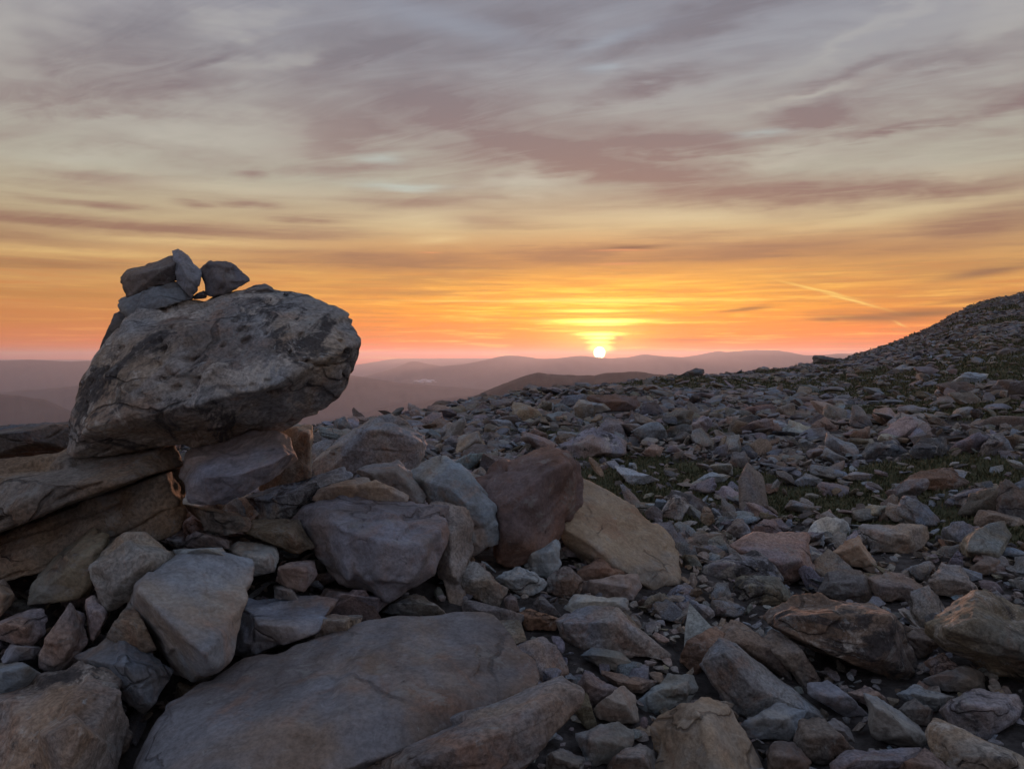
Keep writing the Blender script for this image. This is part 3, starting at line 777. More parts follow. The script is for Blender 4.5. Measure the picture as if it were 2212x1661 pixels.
hero(1, 'broad rust-stained upper slab carrying the boulder at left', 'rusty brown', [(-300, 1320), (-150, 1295), (0, 1275), (250, 1240), (400, 1235), (700, 1232), (935, 1216), (958, 1290), (700, 1412), (560, 1480), (0, 1655), (-300, 1740)],
     [(-150, 1600, -.12), (300, 1480, -.13), (700, 1330, -.11), (0, 1440, -.07)], depth=2.40, thick=0.5, layers=0.8, axis=(-0.35, -0.2, 1.0), name='base_slab', chips=3, phrase='the rust-stained base slab')
hero(1, 'dark brown lower slab under the rust-stained slab at left', 'rusty brown', [(-300, 1740), (0, 1650), (560, 1480), (700, 1410), (958, 1285), (985, 1430), (1020, 1560), (950, 1650), (700, 1740), (300, 1850), (0, 1900), (-300, 1960)],
     [(-100, 1750, -.04), (500, 1590, -.05), (900, 1440, -.03)], depth=2.46, thick=0.5, layers=0.8, axis=(-0.35, -0.2, 1.0), name='base_slab', chips=3)
hero(1, 'rounded purplish stone propping the boulder on its right', 'purple-grey', [(970, 1370), (1005, 1280), (1000, 1212), (1150, 1158), (1400, 1138), (1510, 1158), (1592, 1235), (1480, 1350), (1350, 1450), (1150, 1502), (1040, 1475)],
     [(1060, 1400, -.10), (1350, 1330, -.12), (1540, 1240, -.06)], depth=2.40, thick=0.36, name='prop_stone', phrase='the rounded propping stone', mat=S)
hero(1, 'upright block with an orange right edge behind the propping stone', 'tan', [(1450, 1130), (1620, 1080), (1686, 1100), (1684, 1350), (1480, 1420), (1400, 1440), (1500, 1260)], [(1655, 1110, -.10), (1655, 1350, -.10)], depth=2.85, thick=0.28, name='prop_stone')
hero(2, 'grey flat slab with small black holes under the propping stone', 'blue-grey', [(20, 440), (150, 380), (480, 295), (525, 330), (400, 385), (330, 440), (250, 510), (210, 540), (90, 525)], [(110, 440, -.06), (300, 400, -.05)], depth=2.72, thick=0.26, mat=B, chips=3)
hero(2, 'thin curved orange-tan stone lying atop the purple block', 'tan', [(318, 445), (340, 400), (450, 358), (600, 335), (660, 358), (800, 420), (802, 450), (640, 425), (480, 440), (380, 450)], depth=2.70, thick=0.14, mat=S)
hero(2, 'small pale blue-grey stone below the dark-faced boulder', 'blue-grey', [(550, 300), (620, 265), (750, 253), (800, 300), (880, 440), (860, 470), (700, 400), (590, 345)], [(740, 300, -.08), (620, 320, -.07)], depth=2.95, thick=0.24, mat=S)
hero(2, 'big dark-faced boulder standing behind the cairn on the skyline', 'grey', [(330, 250), (420, 175), (560, 70), (640, 5), (700, 5), (800, 60), (900, 150), (907, 180), (820, 280), (700, 310), (520, 320), (360, 305)],
     [(480, 215, -.14), (545, 165, -.16), (700, 98, -.16), (850, 150, -.12)], depth=3.7, thick=0.55, layers=0.5, phrase='the dark-faced boulder')
hero(2, 'big purple-topped block in the middle of the cairn', 'purple-grey', [(265, 530), (290, 480), (400, 430), (560, 423), (860, 473), (1000, 520), (940, 620), (935, 760), (880, 830), (780, 890), (700, 928), (600, 918), (480, 870), (400, 760), (300, 640)],
     [(430, 565, -.15), (700, 655, -.20), (900, 690, -.16), (640, 860, -.17)], depth=2.52, thick=0.5, phrase='the purple-topped block', mat=S, chips=5)
hero(2, 'ragged tan-grey stone with a narrow foot right of the purple block', 'tan', [(900, 462), (1000, 458), (1110, 490), (1132, 530), (1095, 640), (1085, 780), (1040, 860), (960, 830), (930, 740), (950, 600), (985, 530)], [(1000, 600, -.09), (1010, 800, -.09)],
     extra=[([(940, 700), (1075, 720), (1055, 860), (1082, 1005), (1030, 995), (970, 860)], [(1010, 860, -.05)])], depth=2.72, thick=0.24, layers=0.8)
hero(2, 'light grey plate leaning on the red-faced rock', 'blue-grey', [(785, 300), (870, 260), (1000, 243), (1100, 330), (1222, 460), (1238, 660), (1140, 702), (1090, 705), (1080, 560), (1000, 470), (870, 445)],
     [(1000, 400, -.10), (1100, 470, -.12), (1215, 470, -.06), (1120, 660, -.09)], depth=2.95, thick=0.3, mat=S, chips=3, phrase='the light grey plate')
hero(2, 'tall tilted rock with a deep red front face', 'red-brown', [(1120, 330), (1280, 280), (1500, 180), (1560, 208), (1622, 280), (1628, 470), (1540, 620), (1480, 690), (1300, 752), (1230, 757), (1205, 700), (1215, 560), (1160, 420)],
     [(1235, 490, -.13), (1350, 420, -.15), (1480, 300, -.13), (1605, 272, -.06), (1300, 640, -.16)], depth=3.05, thick=0.4, phrase='the red-faced tall rock', mat=S, chips=4, k=220)
hero(2, 'large smooth tan slab sloping right over a dark hollow', 'tan', [(1545, 590, -.10), (1620, 470, .08), (1630, 390, .30), (1700, 386, .34), (1850, 448, .34), (2000, 558, .28), (2100, 680, .18), (2128, 780, .06), (2110, 868, -.08), (1975, 862, -.12), (1830, 762, -.14), (1700, 668, -.13)],
     [(1600, 760, .14), (1900, 880, .10)], depth=3.15, thick=0.42, phrase='the smooth tan slab', mat=S, chips=3, k=220)
hero(2, 'pale stone wedged beneath the red-faced rock', 'pale grey', [(1360, 750), (1530, 615), (1555, 760), (1490, 830), (1400, 800)], depth=2.98, thick=0.2, mat=S)
hero(2, 'knobbly whitish stone below the red-faced rock', 'whitish', [(1245, 830), (1330, 770), (1400, 788), (1480, 850), (1462, 890), (1380, 922), (1290, 875)], mat=B)
hero(2, 'brown and cream stone between whitish and orange stones', 'brown', [(1478, 830), (1550, 768), (1600, 773), (1658, 850), (1640, 915), (1560, 925), (1480, 895)], mat=B)
hero(2, 'orange wedge stone under the tan slab edge', 'rust', [(1628, 795), (1740, 720), (1790, 748), (1862, 805), (1820, 850), (1660, 850)], mat=S)
hero(2, 'pinkish oblong block lying in front of the orange wedge', 'pinkish', [(1648, 855), (1780, 820), (1930, 808), (1942, 880), (1900, 932), (1760, 920), (1650, 905)], mat=S, phrase='the pinkish oblong block')
hero(2, 'flat bluish-white stone in front of the pinkish block', 'whitish', [(1570, 975), (1610, 925), (1760, 908), (1882, 940), (1882, 975), (1800, 995), (1700, 990), (1600, 1000)], mat=S)
hero(2, 'grey-tan oblong stone right of the purple block foot', 'tan', [(1050, 810), (1110, 750), (1200, 800), (1282, 890), (1245, 962), (1150, 945), (1060, 885)])
hero(2, 'tiny upright dark stone beside the grey-tan oblong one', 'purple-grey', [(1268, 930), (1300, 898), (1332, 930), (1345, 985), (1280, 995)])
hero(2, 'long thin slab pointing right behind the front slab', 'brown', [(1065, 925), (1250, 1000), (1378, 1010), (1355, 1045), (1325, 1080), (1200, 1045), (1080, 1000)])
hero(2, 'reddish stone between long thin slab and faceted grey rock', 'rust', [(1335, 1000), (1400, 973), (1535, 1030), (1510, 1085), (1380, 1085)])
hero(2, 'small dark wedge left of the bluish-white stone', 'dark grey', [(1408, 960), (1440, 905), (1500, 960), (1555, 1030), (1500, 1045), (1430, 1005)])
hero(5, 'grey faceted rock behind the front slab right end', 'grey', [(105, 405), (200, 350), (260, 333), (360, 338), (420, 400), (550, 490), (592, 540), (500, 562), (430, 545), (230, 533), (150, 485)], [(130, 410, -.05), (380, 400, -.06), (480, 520, -.06)], phrase='the grey faceted rock')
# --- left foreground
hero(3, 'dark olive stone tilted under the base slabs at left', 'olive', [(160, 675), (190, 560), (250, 470), (400, 330), (560, 218), (612, 235), (637, 290), (575, 400), (548, 490), (548, 612), (400, 635), (200, 675)],
     [(290, 570, -.06), (480, 405, -.06), (555, 365, -.04)], depth=2.28, thick=0.26, mat=S, phrase='the dark olive stone')
hero(3, 'tan and rusty block left of the pale stepped block', 'tan', [(528, 420), (560, 390), (720, 248), (900, 238), (962, 280), (1055, 375), (960, 520), (800, 650), (640, 718), (590, 692), (560, 560), (530, 500)],
     [(570, 430, -.08), (780, 300, -.05), (900, 430, -.10), (700, 560, -.12)], depth=2.20, thick=0.32, phrase='the tan rusty block')
hero(3, 'flat whitish sliver above the pale stepped block', 'whitish', [(1045, 360), (1150, 333), (1340, 343), (1372, 385), (1200, 400), (1060, 395)], depth=2.26, thick=0.14, mat=S)
hero(3, 'pale grey block with stepped right edge and brown side', 'pale grey', [(950, 450, .10), (1050, 390, .18), (1150, 368, .20), (1455, 388, .22), (1460, 705, .02), (1395, 880, -.04), (1372, 1005, -.08), (1300, 1062, -.10), (1190, 1138, .0), (1080, 1082, .05), (930, 965, .09), (790, 795, .12), (762, 740, .14), (828, 568, .02)],
     [(832, 575, -.06), (1040, 790, -.15), (1245, 1055, -.19)], depth=2.05, thick=0.30, mat=S, chips=1, k=60, rough=0.7, phrase='the pale stepped block')
hero(3, 'brown wedge stone under the pale stepped block', 'brown', [(655, 865), (690, 800), (780, 640), (800, 760), (925, 935), (830, 965), (740, 905)], depth=2.06, thick=0.16)
hero(3, 'smooth blue-grey cobble below the pale stepped block', 'blue-grey', [(462, 988), (560, 930), (740, 878), (800, 930), (900, 968), (1022, 1080), (965, 1200), (860, 1305), (740, 1245), (640, 1120), (540, 1050)],
     [(760, 1050, -.09), (830, 1140, -.09)], depth=1.98, thick=0.26, mat=S, chips=3, phrase='the blue-grey cobble')
hero(3, 'leaning pinkish stone with a bright left edge', 'pinkish', [(218, 992), (330, 790), (405, 683), (492, 728), (518, 820), (502, 930), (432, 990), (372, 1082), (300, 1092), (230, 1055)], [(235, 990, -.05), (330, 835, -.06), (420, 700, -.02), (400, 970, -.07)], depth=2.06, thick=0.2, phrase='the leaning pinkish stone')
hero(3, 'pinkish cut stone at the left edge under the olive stone', 'pinkish', [(-60, 820), (0, 780), (70, 740), (220, 688), (262, 710), (268, 850), (180, 932), (0, 885), (-60, 860)], depth=2.14, thick=0.2)
hero(3, 'small triangular pinkish stone below the tan rusty block', 'pinkish', [(513, 645), (560, 618), (605, 700), (652, 732), (600, 832), (560, 903), (520, 820)], depth=2.14, thick=0.12)
hero(3, 'knobbly tan rock with dark holes in the bottom left corner', 'tan', [(-160, 1300), (0, 1250), (210, 1160), (360, 1080), (480, 1038), (700, 1038), (722, 1060), (724, 1250), (742, 1400), (722, 1560), (650, 1760), (-160, 1860)],
     [(60, 1420, -.06), (300, 1330, -.08), (400, 1245, -.05), (600, 1400, -.12), (560, 1620, -.16), (250, 1600, -.16)], extra=[([(180, 1560), (260, 1330), (400, 1238), (530, 1340), (640, 1500), (660, 1720), (180, 1780)], [(300, 1500, -.24), (480, 1480, -.25), (400, 1680, -.28)])],
     depth=1.80, thick=0.42, mat=B, cracks=0.5, phrase='the bottom-left knobbly rock')
hero(3, 'blue-grey rounded stone at the left edge above the knobbly rock', 'blue-grey', [(-80, 1040), (0, 1020), (100, 998), (200, 1058), (292, 1110), (210, 1180), (0, 1262), (-80, 1280)], depth=1.96, thick=0.26, mat=S)
hero(3, 'small flat grey stone left of the leaning pinkish stone', 'grey', [(18, 962), (70, 898), (242, 930), (205, 1002), (30, 1025)], depth=2.08, thick=0.14, mat=S)
hero(3, 'tan stone cut by the left edge beside the olive stone', 'tan', [(-100, 560), (0, 515), (60, 568), (88, 650), (30, 695), (0, 745), (-100, 760)], depth=2.28, thick=0.2, mat=S)
hero(3, 'flat grey-green slab behind the big front slab', 'grey', [(1400, 640), (1680, 618), (1900, 648), (2015, 680), (1900, 765), (1880, 865), (1700, 925), (1500, 1005), (1400, 965), (1388, 880)], depth=2.22, thick=0.34, mat=S, phrase='the grey-green flat slab', lift=0)
hero(3, 'white stone with a black broken end', 'whitish', [(1372, 345), (1420, 303), (1560, 318), (1652, 350), (1672, 400), (1640, 485), (1490, 505), (1455, 425)], depth=2.42, thick=0.18, mat=S, phrase='the black-ended white stone')
hero(3, 'round pinkish-grey stone right of the black-ended white one', 'pinkish', [(1648, 525), (1690, 430), (1800, 408), (1880, 420), (1897, 500), (1830, 582), (1740, 572)], depth=2.36, thick=0.18, mat=S)
hero(3, 'brown pointed slab under the propping stone', 'brown', [(1132, 80), (1250, 100), (1500, 150), (1520, 220), (1450, 245), (1280, 252), (1200, 192)], depth=2.52, thick=0.24)
hero(3, 'long olive-brown slab running under the purple block', 'olive', [(1438, 245), (1490, 170), (1600, 163), (1790, 180), (1862, 330), (1760, 375), (1560, 295)], depth=2.50, thick=0.22)
hero(3, 'small rounded pebble behind the grey-green slab', 'blue-grey', [(1635, 585), (1690, 557), (1740, 578), (1795, 652), (1640, 640)], depth=2.32, thick=0.1, mat=S)
hero(2, 'dark stone squeezed under the purple-topped block', 'purple-grey', [(350, 920), (400, 868), (560, 918), (720, 930), (640, 1000), (480, 990)], depth=2.46, thick=0.22)
hero(3, 'tan wedge between grey-green slab and front slab', 'tan', [(1870, 880), (1900, 735), (2060, 735), (2180, 745), (2100, 880)], depth=2.18, thick=0.2)
hero(3, 'small grey stone under the base slab, beside the tan block', 'grey', [(985, 290), (1060, 250), (1110, 255), (1118, 330), (1050, 350)], depth=2.42, thick=0.12)
hero(3, 'purplish small stone left of the black-ended white stone', 'purple-grey', [(1115, 270), (1190, 230), (1300, 270), (1372, 300), (1370, 340), (1200, 345), (1118, 335)], depth=2.42, thick=0.14)
# --- the front slab
hero(4, 'huge smooth brown-grey slab across the bottom foreground', 'brown-grey', [(-10, 980, -.10), (20, 870, .0), (90, 720, .06), (160, 610, .12), (280, 530, .20), (550, 400, .32), (830, 310, .36), (1000, 220, .42), (1110, 180, .45), (1300, 163, .46), (1560, 183, .44), (1680, 200, .42), (1732, 310, .34), (1852, 380, .26), (1892, 490, .16), (1720, 612, .04), (1540, 700, -.04), (1300, 800, -.08), (1000, 960, -.10)],
     [(300, 960, -.22), (650, 750, -.14), (900, 625, -.05), (1150, 565, .0), (1500, 560, .0), (600, 1040, -.25), (1000, 900, -.18), (60, 900, -.10)], depth=1.74, thick=0.42, mat=S, chips=0, merge=6.0, k=60, rough=0.7, grow=1.01, phrase='the huge front slab', name='front_slab', back=0.85)
hero(4, 'broken lower edge piece split from the front slab', 'brown-grey', [(1050, 850, .0), (1350, 752, .02), (1540, 682, .04), (1720, 620, .06), (1850, 520, .10), (1940, 468, .14), (1992, 485, .14), (2037, 560, .08), (1962, 650, .0), (1932, 760, -.04), (1780, 870, -.08), (1600, 930, -.10), (1200, 980, -.10), (1000, 950, -.06)],
     [(1300, 850, -.16), (1700, 720, -.10), (1940, 560, .0)], depth=1.68, thick=0.26, layers=0.6, merge=14.0, name='slab_fragment', phrase='the split slab fragment')
hero(4, 'small grey-tan peaked stone behind the front slab top', 'grey', [(1160, 175), (1230, 120), (1310, 88), (1380, 118), (1460, 185), (1300, 190)], depth=2.50, thick=0.2)
# --- right foreground
hero(5, 'long dark weathered boulder with pale lichen, right foreground', 'brown', [(1058, 390), (1080, 350), (1180, 300), (1280, 293), (1540, 323), (1622, 370), (1645, 440), (1702, 560), (1758, 650), (1700, 698), (1560, 655), (1340, 565), (1160, 485)],
     [(1085, 385, -.08), (1250, 372, -.12), (1590, 375, -.10), (1680, 600, -.14), (1350, 520, -.13)], mat=B, phrase='the long lichen boulder', chips=4)
hero(5, 'big olive boulder cut by the right edge', 'olive', [(1755, 435), (1860, 340), (1990, 303), (2080, 318), (2160, 398), (2330, 440), (2330, 720), (2212, 680), (2000, 595), (1830, 505)], [(1850, 440, -.12), (2000, 380, -.14), (2200, 520, -.2)], mat=B, phrase='the olive right-edge boulder', chips=4)
hero(5, 'thin curved brown plate between the two big right boulders', 'brown', [(1678, 465), (1720, 430), (1832, 470), (1835, 515), (1740, 565), (1700, 525)])
hero(5, 'long jagged grey rock pointing down right', 'grey', [(730, 585), (840, 470), (890, 478), (1000, 578), (1190, 738), (1335, 832), (1220, 845), (1080, 785), (960, 835), (900, 765), (800, 645)], [(870, 540, -.06), (960, 660, -.10), (1085, 735, -.10), (960, 790, -.09)], layers=0.5, phrase='the long jagged rock', chips=3, k=220)
hero(5, 'rust-tipped knob at the upper end of the jagged rock', 'rust', [(662, 565), (700, 490), (800, 428), (882, 450), (890, 500), (770, 600), (740, 645), (690, 605)])
hero(5, 'flat brown rock behind the jagged rock', 'brown', [(835, 445), (900, 400), (962, 410), (1100, 498), (1165, 600), (1165, 662), (1020, 600), (900, 500)])
hero(5, 'broken pale grey stone left of the long lichen boulder', 'grey', [(1045, 475), (1090, 438), (1172, 490), (1222, 540), (1295, 672), (1232, 695), (1160, 645), (1110, 560)], layers=0.6)
hero(5, 'large tan and cream ridge-backed stone at bottom centre right', 'tan', [(535, 890), (570, 830), (700, 748), (800, 733), (852, 768), (932, 870), (1000, 1000), (1045, 1070), (1060, 1160), (560, 1160)], [(705, 770, .0), (775, 860, -.10), (830, 1050, -.16), (850, 1150, -.2)], mat=S, chips=2, phrase='the ridge-backed tan stone')
hero(5, 'cream and tan stone cut by the bottom edge', 'tan', [(315, 1090), (360, 1010), (490, 938), (542, 980), (558, 1130), (320, 1140)], depth=1.95, thick=0.2)
hero(5, 'blue-grey stone left of the ridge-backed stone', 'blue-grey', [(192, 915), (260, 873), (400, 858), (442, 900), (442, 975), (340, 1050), (250, 1050)], mat=S)
hero(5, 'pale bluish cube-like stone at the bottom edge', 'blue-grey', [(58, 1055), (75, 990), (130, 968), (242, 1010), (238, 1070), (230, 1115), (70, 1115)], [(90, 1010, -.03), (200, 1040, -.05)], depth=1.93, thick=0.12, mat=S, k=260, chips=0)
hero(5, 'grey triangular stone above the blue-grey stone', 'grey', [(282, 795), (400, 688), (462, 738), (482, 852), (400, 868), (300, 835)], mat=S)
hero(5, 'purplish pointed stone behind the grey triangular stone', 'purple-grey', [(195, 705), (230, 618), (290, 638), (385, 710), (290, 785), (240, 795)])
hero(5, 'thin upright shard beside the split slab fragment', 'olive', [(188, 815), (245, 708), (266, 780), (288, 862), (240, 885)])
hero(5, 'small rusty brown stone below the pale flat stone', 'rust', [(308, 632), (430, 638), (548, 680), (500, 725), (400, 710)])
hero(5, 'pale flat stone right of the front slab corner', 'blue-grey', [(215, 552), (260, 513), (400, 538), (438, 580), (400, 615), (300, 605)], mat=S)
hero(5, 'blue and tan two-toned stone above the ridge-backed stone', 'blue-grey', [(472, 775), (530, 700), (630, 628), (720, 648), (742, 700), (720, 755), (620, 805), (490, 815)], mat=S, phrase='the two-toned stone')
hero(5, 'flat grey wedge in front of the jagged rock', 'grey', [(922, 872), (1010, 820), (1100, 773), (1222, 800), (1215, 860), (1180, 935), (1080, 935), (950, 915)], mat=S)
hero(5, 'brown squarish stone right of the flat grey wedge', 'brown', [(1178, 935), (1200, 838), (1300, 838), (1360, 900), (1455, 975), (1300, 1045), (1200, 1015)])
hero(5, 'oval grey stone leaning on the brown squarish stone', 'grey', [(1308, 862), (1360, 838), (1432, 880), (1448, 942), (1380, 935)], mat=S, lift=-.05)
hero(5, 'rounded dark stone at bottom right of the ridge-backed stone', 'brown', [(1052, 995), (1090, 938), (1170, 938), (1255, 1030), (1258, 1100), (1060, 1100)], mat=S)
hero(5, 'blue-grey fin-shaped slab in the lower right', 'blue-grey', [(1498, 728), (1560, 738), (1680, 838), (1772, 900), (1768, 975), (1640, 965), (1530, 925)], [(1545, 790, -.05), (1700, 920, -.08)], mat=S, chips=2, k=220, phrase='the blue fin slab')
hero(5, 'mottled purple block near the right edge bottom', 'purple-grey', [(1838, 805), (1890, 740), (1980, 703), (2180, 728), (2215, 800), (2110, 895), (2010, 920), (1880, 865)], mat=B, phrase='the mottled purple block')
hero(5, 'large tan rock in the bottom right corner', 'tan', [(1768, 905), (1810, 848), (1900, 868), (2000, 928), (2150, 998), (2330, 1070), (2330, 1180), (1900, 1180), (1830, 1010)], mat=B)
hero(5, 'flat purple-brown slab at the bottom edge', 'purple-grey', [(1325, 1050), (1400, 980), (1600, 973), (1752, 968), (1765, 995), (1690, 1110), (1340, 1120)])
hero(5, 'reddish triangular stone at the bottom edge right', 'rust', [(1610, 1090), (1760, 978), (1830, 1018), (1895, 1080), (1900, 1150), (1620, 1150)], lift=-.06)
hero(5, 'sharp-edged grey slab below the long lichen boulder', 'grey', [(1242, 682), (1320, 668), (1400, 718), (1505, 822), (1440, 835), (1330, 795), (1250, 725)], mat=S, chips=2)
hero(5, 'split grey stone under the olive right-edge boulder', 'grey', [(1752, 675), (1850, 620), (1960, 598), (2032, 640), (2053, 702), (1970, 725), (1830, 708)], mat=S)
hero(5, 'grey flat stone left of the split grey stone', 'grey', [(1635, 725), (1720, 688), (1895, 740), (1840, 805), (1700, 780)])
hero(5, 'rounded brown stone left of the mottled purple block', 'brown', [(1635, 795), (1720, 750), (1805, 800), (1785, 865), (1700, 865)])
hero(5, 'small pinkish stone under the long lichen boulder', 'pinkish', [(1425, 725), (1500, 688), (1625, 770), (1605, 808), (1520, 790)])
# --- middle right
hero(5, 'square pink-topped block on the scree, right of the tan slab', 'pinkish', [(900, 62), (1000, 4), (1230, 8), (1246, 90), (1254, 212), (1120, 236), (1090, 170), (950, 115)], [(930, 70, -.06), (1105, 140, -.12), (1215, 125, -.12)], phrase='the pink-topped block', k=220, chips=2)
hero(5, 'rough speckled stone in front of the pink-topped block', 'grey', [(748, 165), (900, 100), (1000, 80), (1090, 128), (1112, 205), (1000, 222), (910, 210), (760, 200)], mat=B)
hero(5, 'dark mossy stone below the rough speckled stone', 'olive', [(905, 235), (930, 193), (1100, 203), (1162, 258), (1170, 305), (1080, 330), (940, 318), (908, 275)], mat=B)
hero(5, 'tan triangular stone right of the pink-topped block', 'tan', [(1335, 95), (1460, 13), (1502, 58), (1560, 185), (1480, 175)], [(1470, 60, -.06)], mat=S, phrase='the tan triangular stone')
hero(6, 'square tan block at middle right', 'tan', [(1472, 805), (1500, 790), (1770, 795), (1782, 850), (1740, 915), (1650, 925), (1530, 910), (1498, 862)], k=220, chips=2, phrase='the square tan block')
hero(5, 'pyramid-shaped reddish stone behind the long lichen boulder', 'brown', [(1280, 275), (1320, 190), (1410, 158), (1490, 168), (1535, 305), (1400, 315)])
hero(5, 'reddish-grey oblong stone right of the pyramid stone', 'pinkish', [(1495, 205), (1620, 183), (1720, 208), (1785, 270), (1720, 315), (1560, 305)])
hero(5, 'grey humped stone between oblong and yellowish stones', 'grey', [(1765, 235), (1850, 138), (1930, 168), (2015, 260), (2013, 305), (1900, 285), (1780, 275)], mat=B)
hero(5, 'small yellowish-tan stone at right, above the olive boulder', 'tan', [(1957, 168), (2050, 108), (2102, 130), (2082, 175), (2000, 195)], mat=S)
hero(6, 'upright lichen-speckled stone beyond the tan slab', 'whitish', [(583, 755), (600, 690), (640, 643), (717, 660), (702, 720), (662, 780)], [(640, 690, -.06)], mat=B, phrase='the upright lichen stone')
hero(6, 'broad purple-grey boulder just beyond the red-faced rock', 'purple-grey', [(95, 455), (270, 358), (413, 420), (402, 475), (230, 505), (150, 495)], [(250, 420, -.15), (330, 470, -.15)], mat=B, phrase='the broad purple boulder')
hero(6, 'long brown boulder in the grass at right', 'rust', [(1672, 602), (1730, 560), (1880, 538), (1965, 610), (1922, 645), (1830, 645), (1700, 612)], [(1850, 580, -.1)], phrase='the long brown boulder in the grass')
hero(6, 'tall dark boulder cut by the right edge, middle height', 'dark grey', [(2085, 790), (2085, 640), (2130, 588), (2180, 628), (2260, 665), (2260, 800)], phrase='the tall right-edge boulder')
hero(6, 'low orange-tan ledge stone below the tall right-edge boulder', 'tan', [(1990, 790), (2000, 730), (2060, 725), (2200, 770), (2230, 800), (2020, 805)])
hero(6, 'dark blocky boulder above the grass on the right', 'dark grey', [(1688, 465), (1750, 410), (1850, 403), (1873, 460), (1832, 505), (1720, 500)], mat=B)
hero(6, 'dark broad boulder left of the dark blocky boulder', 'dark grey', [(1480, 480), (1530, 425), (1640, 410), (1680, 470), (1640, 495), (1500, 498)], mat=B)
hero(6, 'reddish wedge-shaped stone high on the scree', 'rust', [(1425, 395), (1522, 348), (1515, 400), (1480, 420)])
hero(6, 'reddish round boulder left of the reddish wedge stone', 'rust', [(1255, 345), (1310, 308), (1373, 350), (1373, 385), (1280, 385)])
hero(6, 'pointed grey boulder above the reddish wedge stone', 'grey', [(1425, 345), (1440, 258), (1482, 268), (1535, 350), (1480, 365)])
hero(6, 'long dark red slab on the scree below the sun', 'red-brown', [(245, 222), (350, 205), (480, 228), (488, 270), (400, 285), (300, 275)], phrase='the dark red slab')
hero(6, 'pale humped stone in front of the dark red slab', 'pale grey', [(183, 275), (210, 228), (330, 250), (353, 278), (250, 298)])
hero(6, 'dark flat boulder on the skyline right of the sun', 'dark grey', [(650, 128), (700, 100), (740, 84), (772, 90), (772, 112), (680, 130)], phrase='the dark skyline boulder')
hero(6, 'square dark block on the skyline at the hill foot', 'dark grey', [(1262, 70), (1265, 34), (1335, 38), (1385, 55), (1330, 72)], phrase='the square skyline block')
hero(6, 'rounded skyline stone left of the square skyline block', 'grey', [(995, 88), (1040, 64), (1067, 74), (1063, 98)])
hero(6, 'flat white stone lying in the near grass', 'whitish', [(737, 595), (800, 558), (895, 575), (862, 602), (760, 608)], phrase='the flat white grass stone')
hero(6, 'long whitish stone at the left end of the grass', 'whitish', [(368, 535), (450, 548), (558, 590), (500, 615), (440, 612)])
hero(6, 'tan cube-like stone beside the broad purple boulder', 'pinkish', [(480, 485), (540, 428), (593, 450), (572, 492)])
hero(6, 'grey broad stone in the grass, centre', 'grey', [(1175, 605), (1230, 560), (1305, 590), (1290, 615), (1200, 622)])
hero(6, 'white-topped flat stone at the right of the grass', 'pale grey', [(1395, 580), (1450, 553), (1535, 570), (1520, 590), (1440, 595)])
hero(6, 'brown block in the middle of the scree, above the grass', 'brown', [(880, 535), (900, 470), (950, 465), (980, 500), (970, 540)])
hero(6, 'pale slanting slab high on the right slope', 'pale grey', [(1590, 110), (1660, 78), (1725, 85), (1700, 110), (1630, 122)])
hero(6, 'pale broad slab at right of the upper slope', 'pale grey', [(1890, 150), (1950, 108), (2050, 118), (2020, 158), (1940, 165)])
hero(6, 'grey conical boulder at the far right above the grass', 'grey', [(2000, 480), (2060, 395), (2110, 380), (2180, 470), (2100, 490)], mat=B)
hero(6, 'pinkish triangular stone behind the pink-topped block', 'pinkish', [(980, 830), (1040, 765), (1085, 770), (1130, 835), (1050, 845)])
hero(6, 'grey jagged boulder left of the pinkish triangular stone', 'grey', [(870, 830), (910, 765), (950, 770), (995, 840), (930, 855)])
hero(6, 'tan pointed chip standing in the fine scree', 'tan', [(755, 785), (770, 705), (795, 720), (825, 780), (790, 800)])
# ------------------------------------------------------------------ the scree between and beyond
def in_poly(px, py, poly):
    x0, y0 = poly[:, 0], poly[:, 1]; x1, y1 = np.roll(x0, -1), np.roll(y0, -1)
    c = ((y0[None] > py[:, None]) != (y1[None] > py[:, None])) & (px[:, None] < (x1 - x0)[None] * (py[:, None] - y0[None]) / np.where(y1 == y0, 1e-9, y1 - y0)[None] + x0[None])
    return (c.sum(1) % 2) == 1
rg = np.random.default_rng(42)
NS = 68000
rgrid = np.geomspace(1.55, 130, 400)
med = lambda r: 0.078 * (r / 3.0) ** 0.37
pdf = rgrid / med(rgrid) ** 2 * np.gradient(rgrid) * (1.0 + 1.6 * np.exp(-(rgrid / 4.5) ** 2)) * np.clip(30.0 / rgrid, 0.45, 1.0)
cdf = np.cumsum(pdf); cdf /= cdf[-1]
r = np.interp(rg.random(int(NS * 2.5)), cdf, rgrid)
az = rg.uniform(-54, 46, int(NS * 2.5))
R = smooth_interp(az, AZS, RAD)
ok = r < R * 1.06
r, az = r[ok][:NS], az[ok][:NS]
sx, sy = r * np.sin(np.radians(az)), r * np.cos(np.radians(az))
ss = med(r) * np.exp(rg.normal(0.0, np.clip(0.50 + r * 0.012, 0, 0.68), len(r)))
ss = np.clip(ss, med(r) * 0.45, np.minimum(med(r) * 4.0, np.clip(0.75 - r * 0.007, 0.32, 0.62)))
tf = turf(sx, sy)
keep = rg.random(len(r)) > np.clip(tf * 1.35 - 0.22, 0, 0.80)
keep &= ~((np.abs(sx) < 0.5) & (sy < 1.6))
r, sx, sy, ss = r[keep], sx[keep], sy[keep], ss[keep]
sz = terrain(sx, sy) + ss * rg.uniform(-0.10, 0.26, len(r)) * np.clip(9.0 / r, 0.45, 1.0)
cen = np.stack([sx, sy, sz], -1)
fx, fy, fd = frame(cen)
pr = 0.5 * ss * FPX / fd
bad = np.zeros(len(r), bool); hid = np.zeros(len(r), bool)
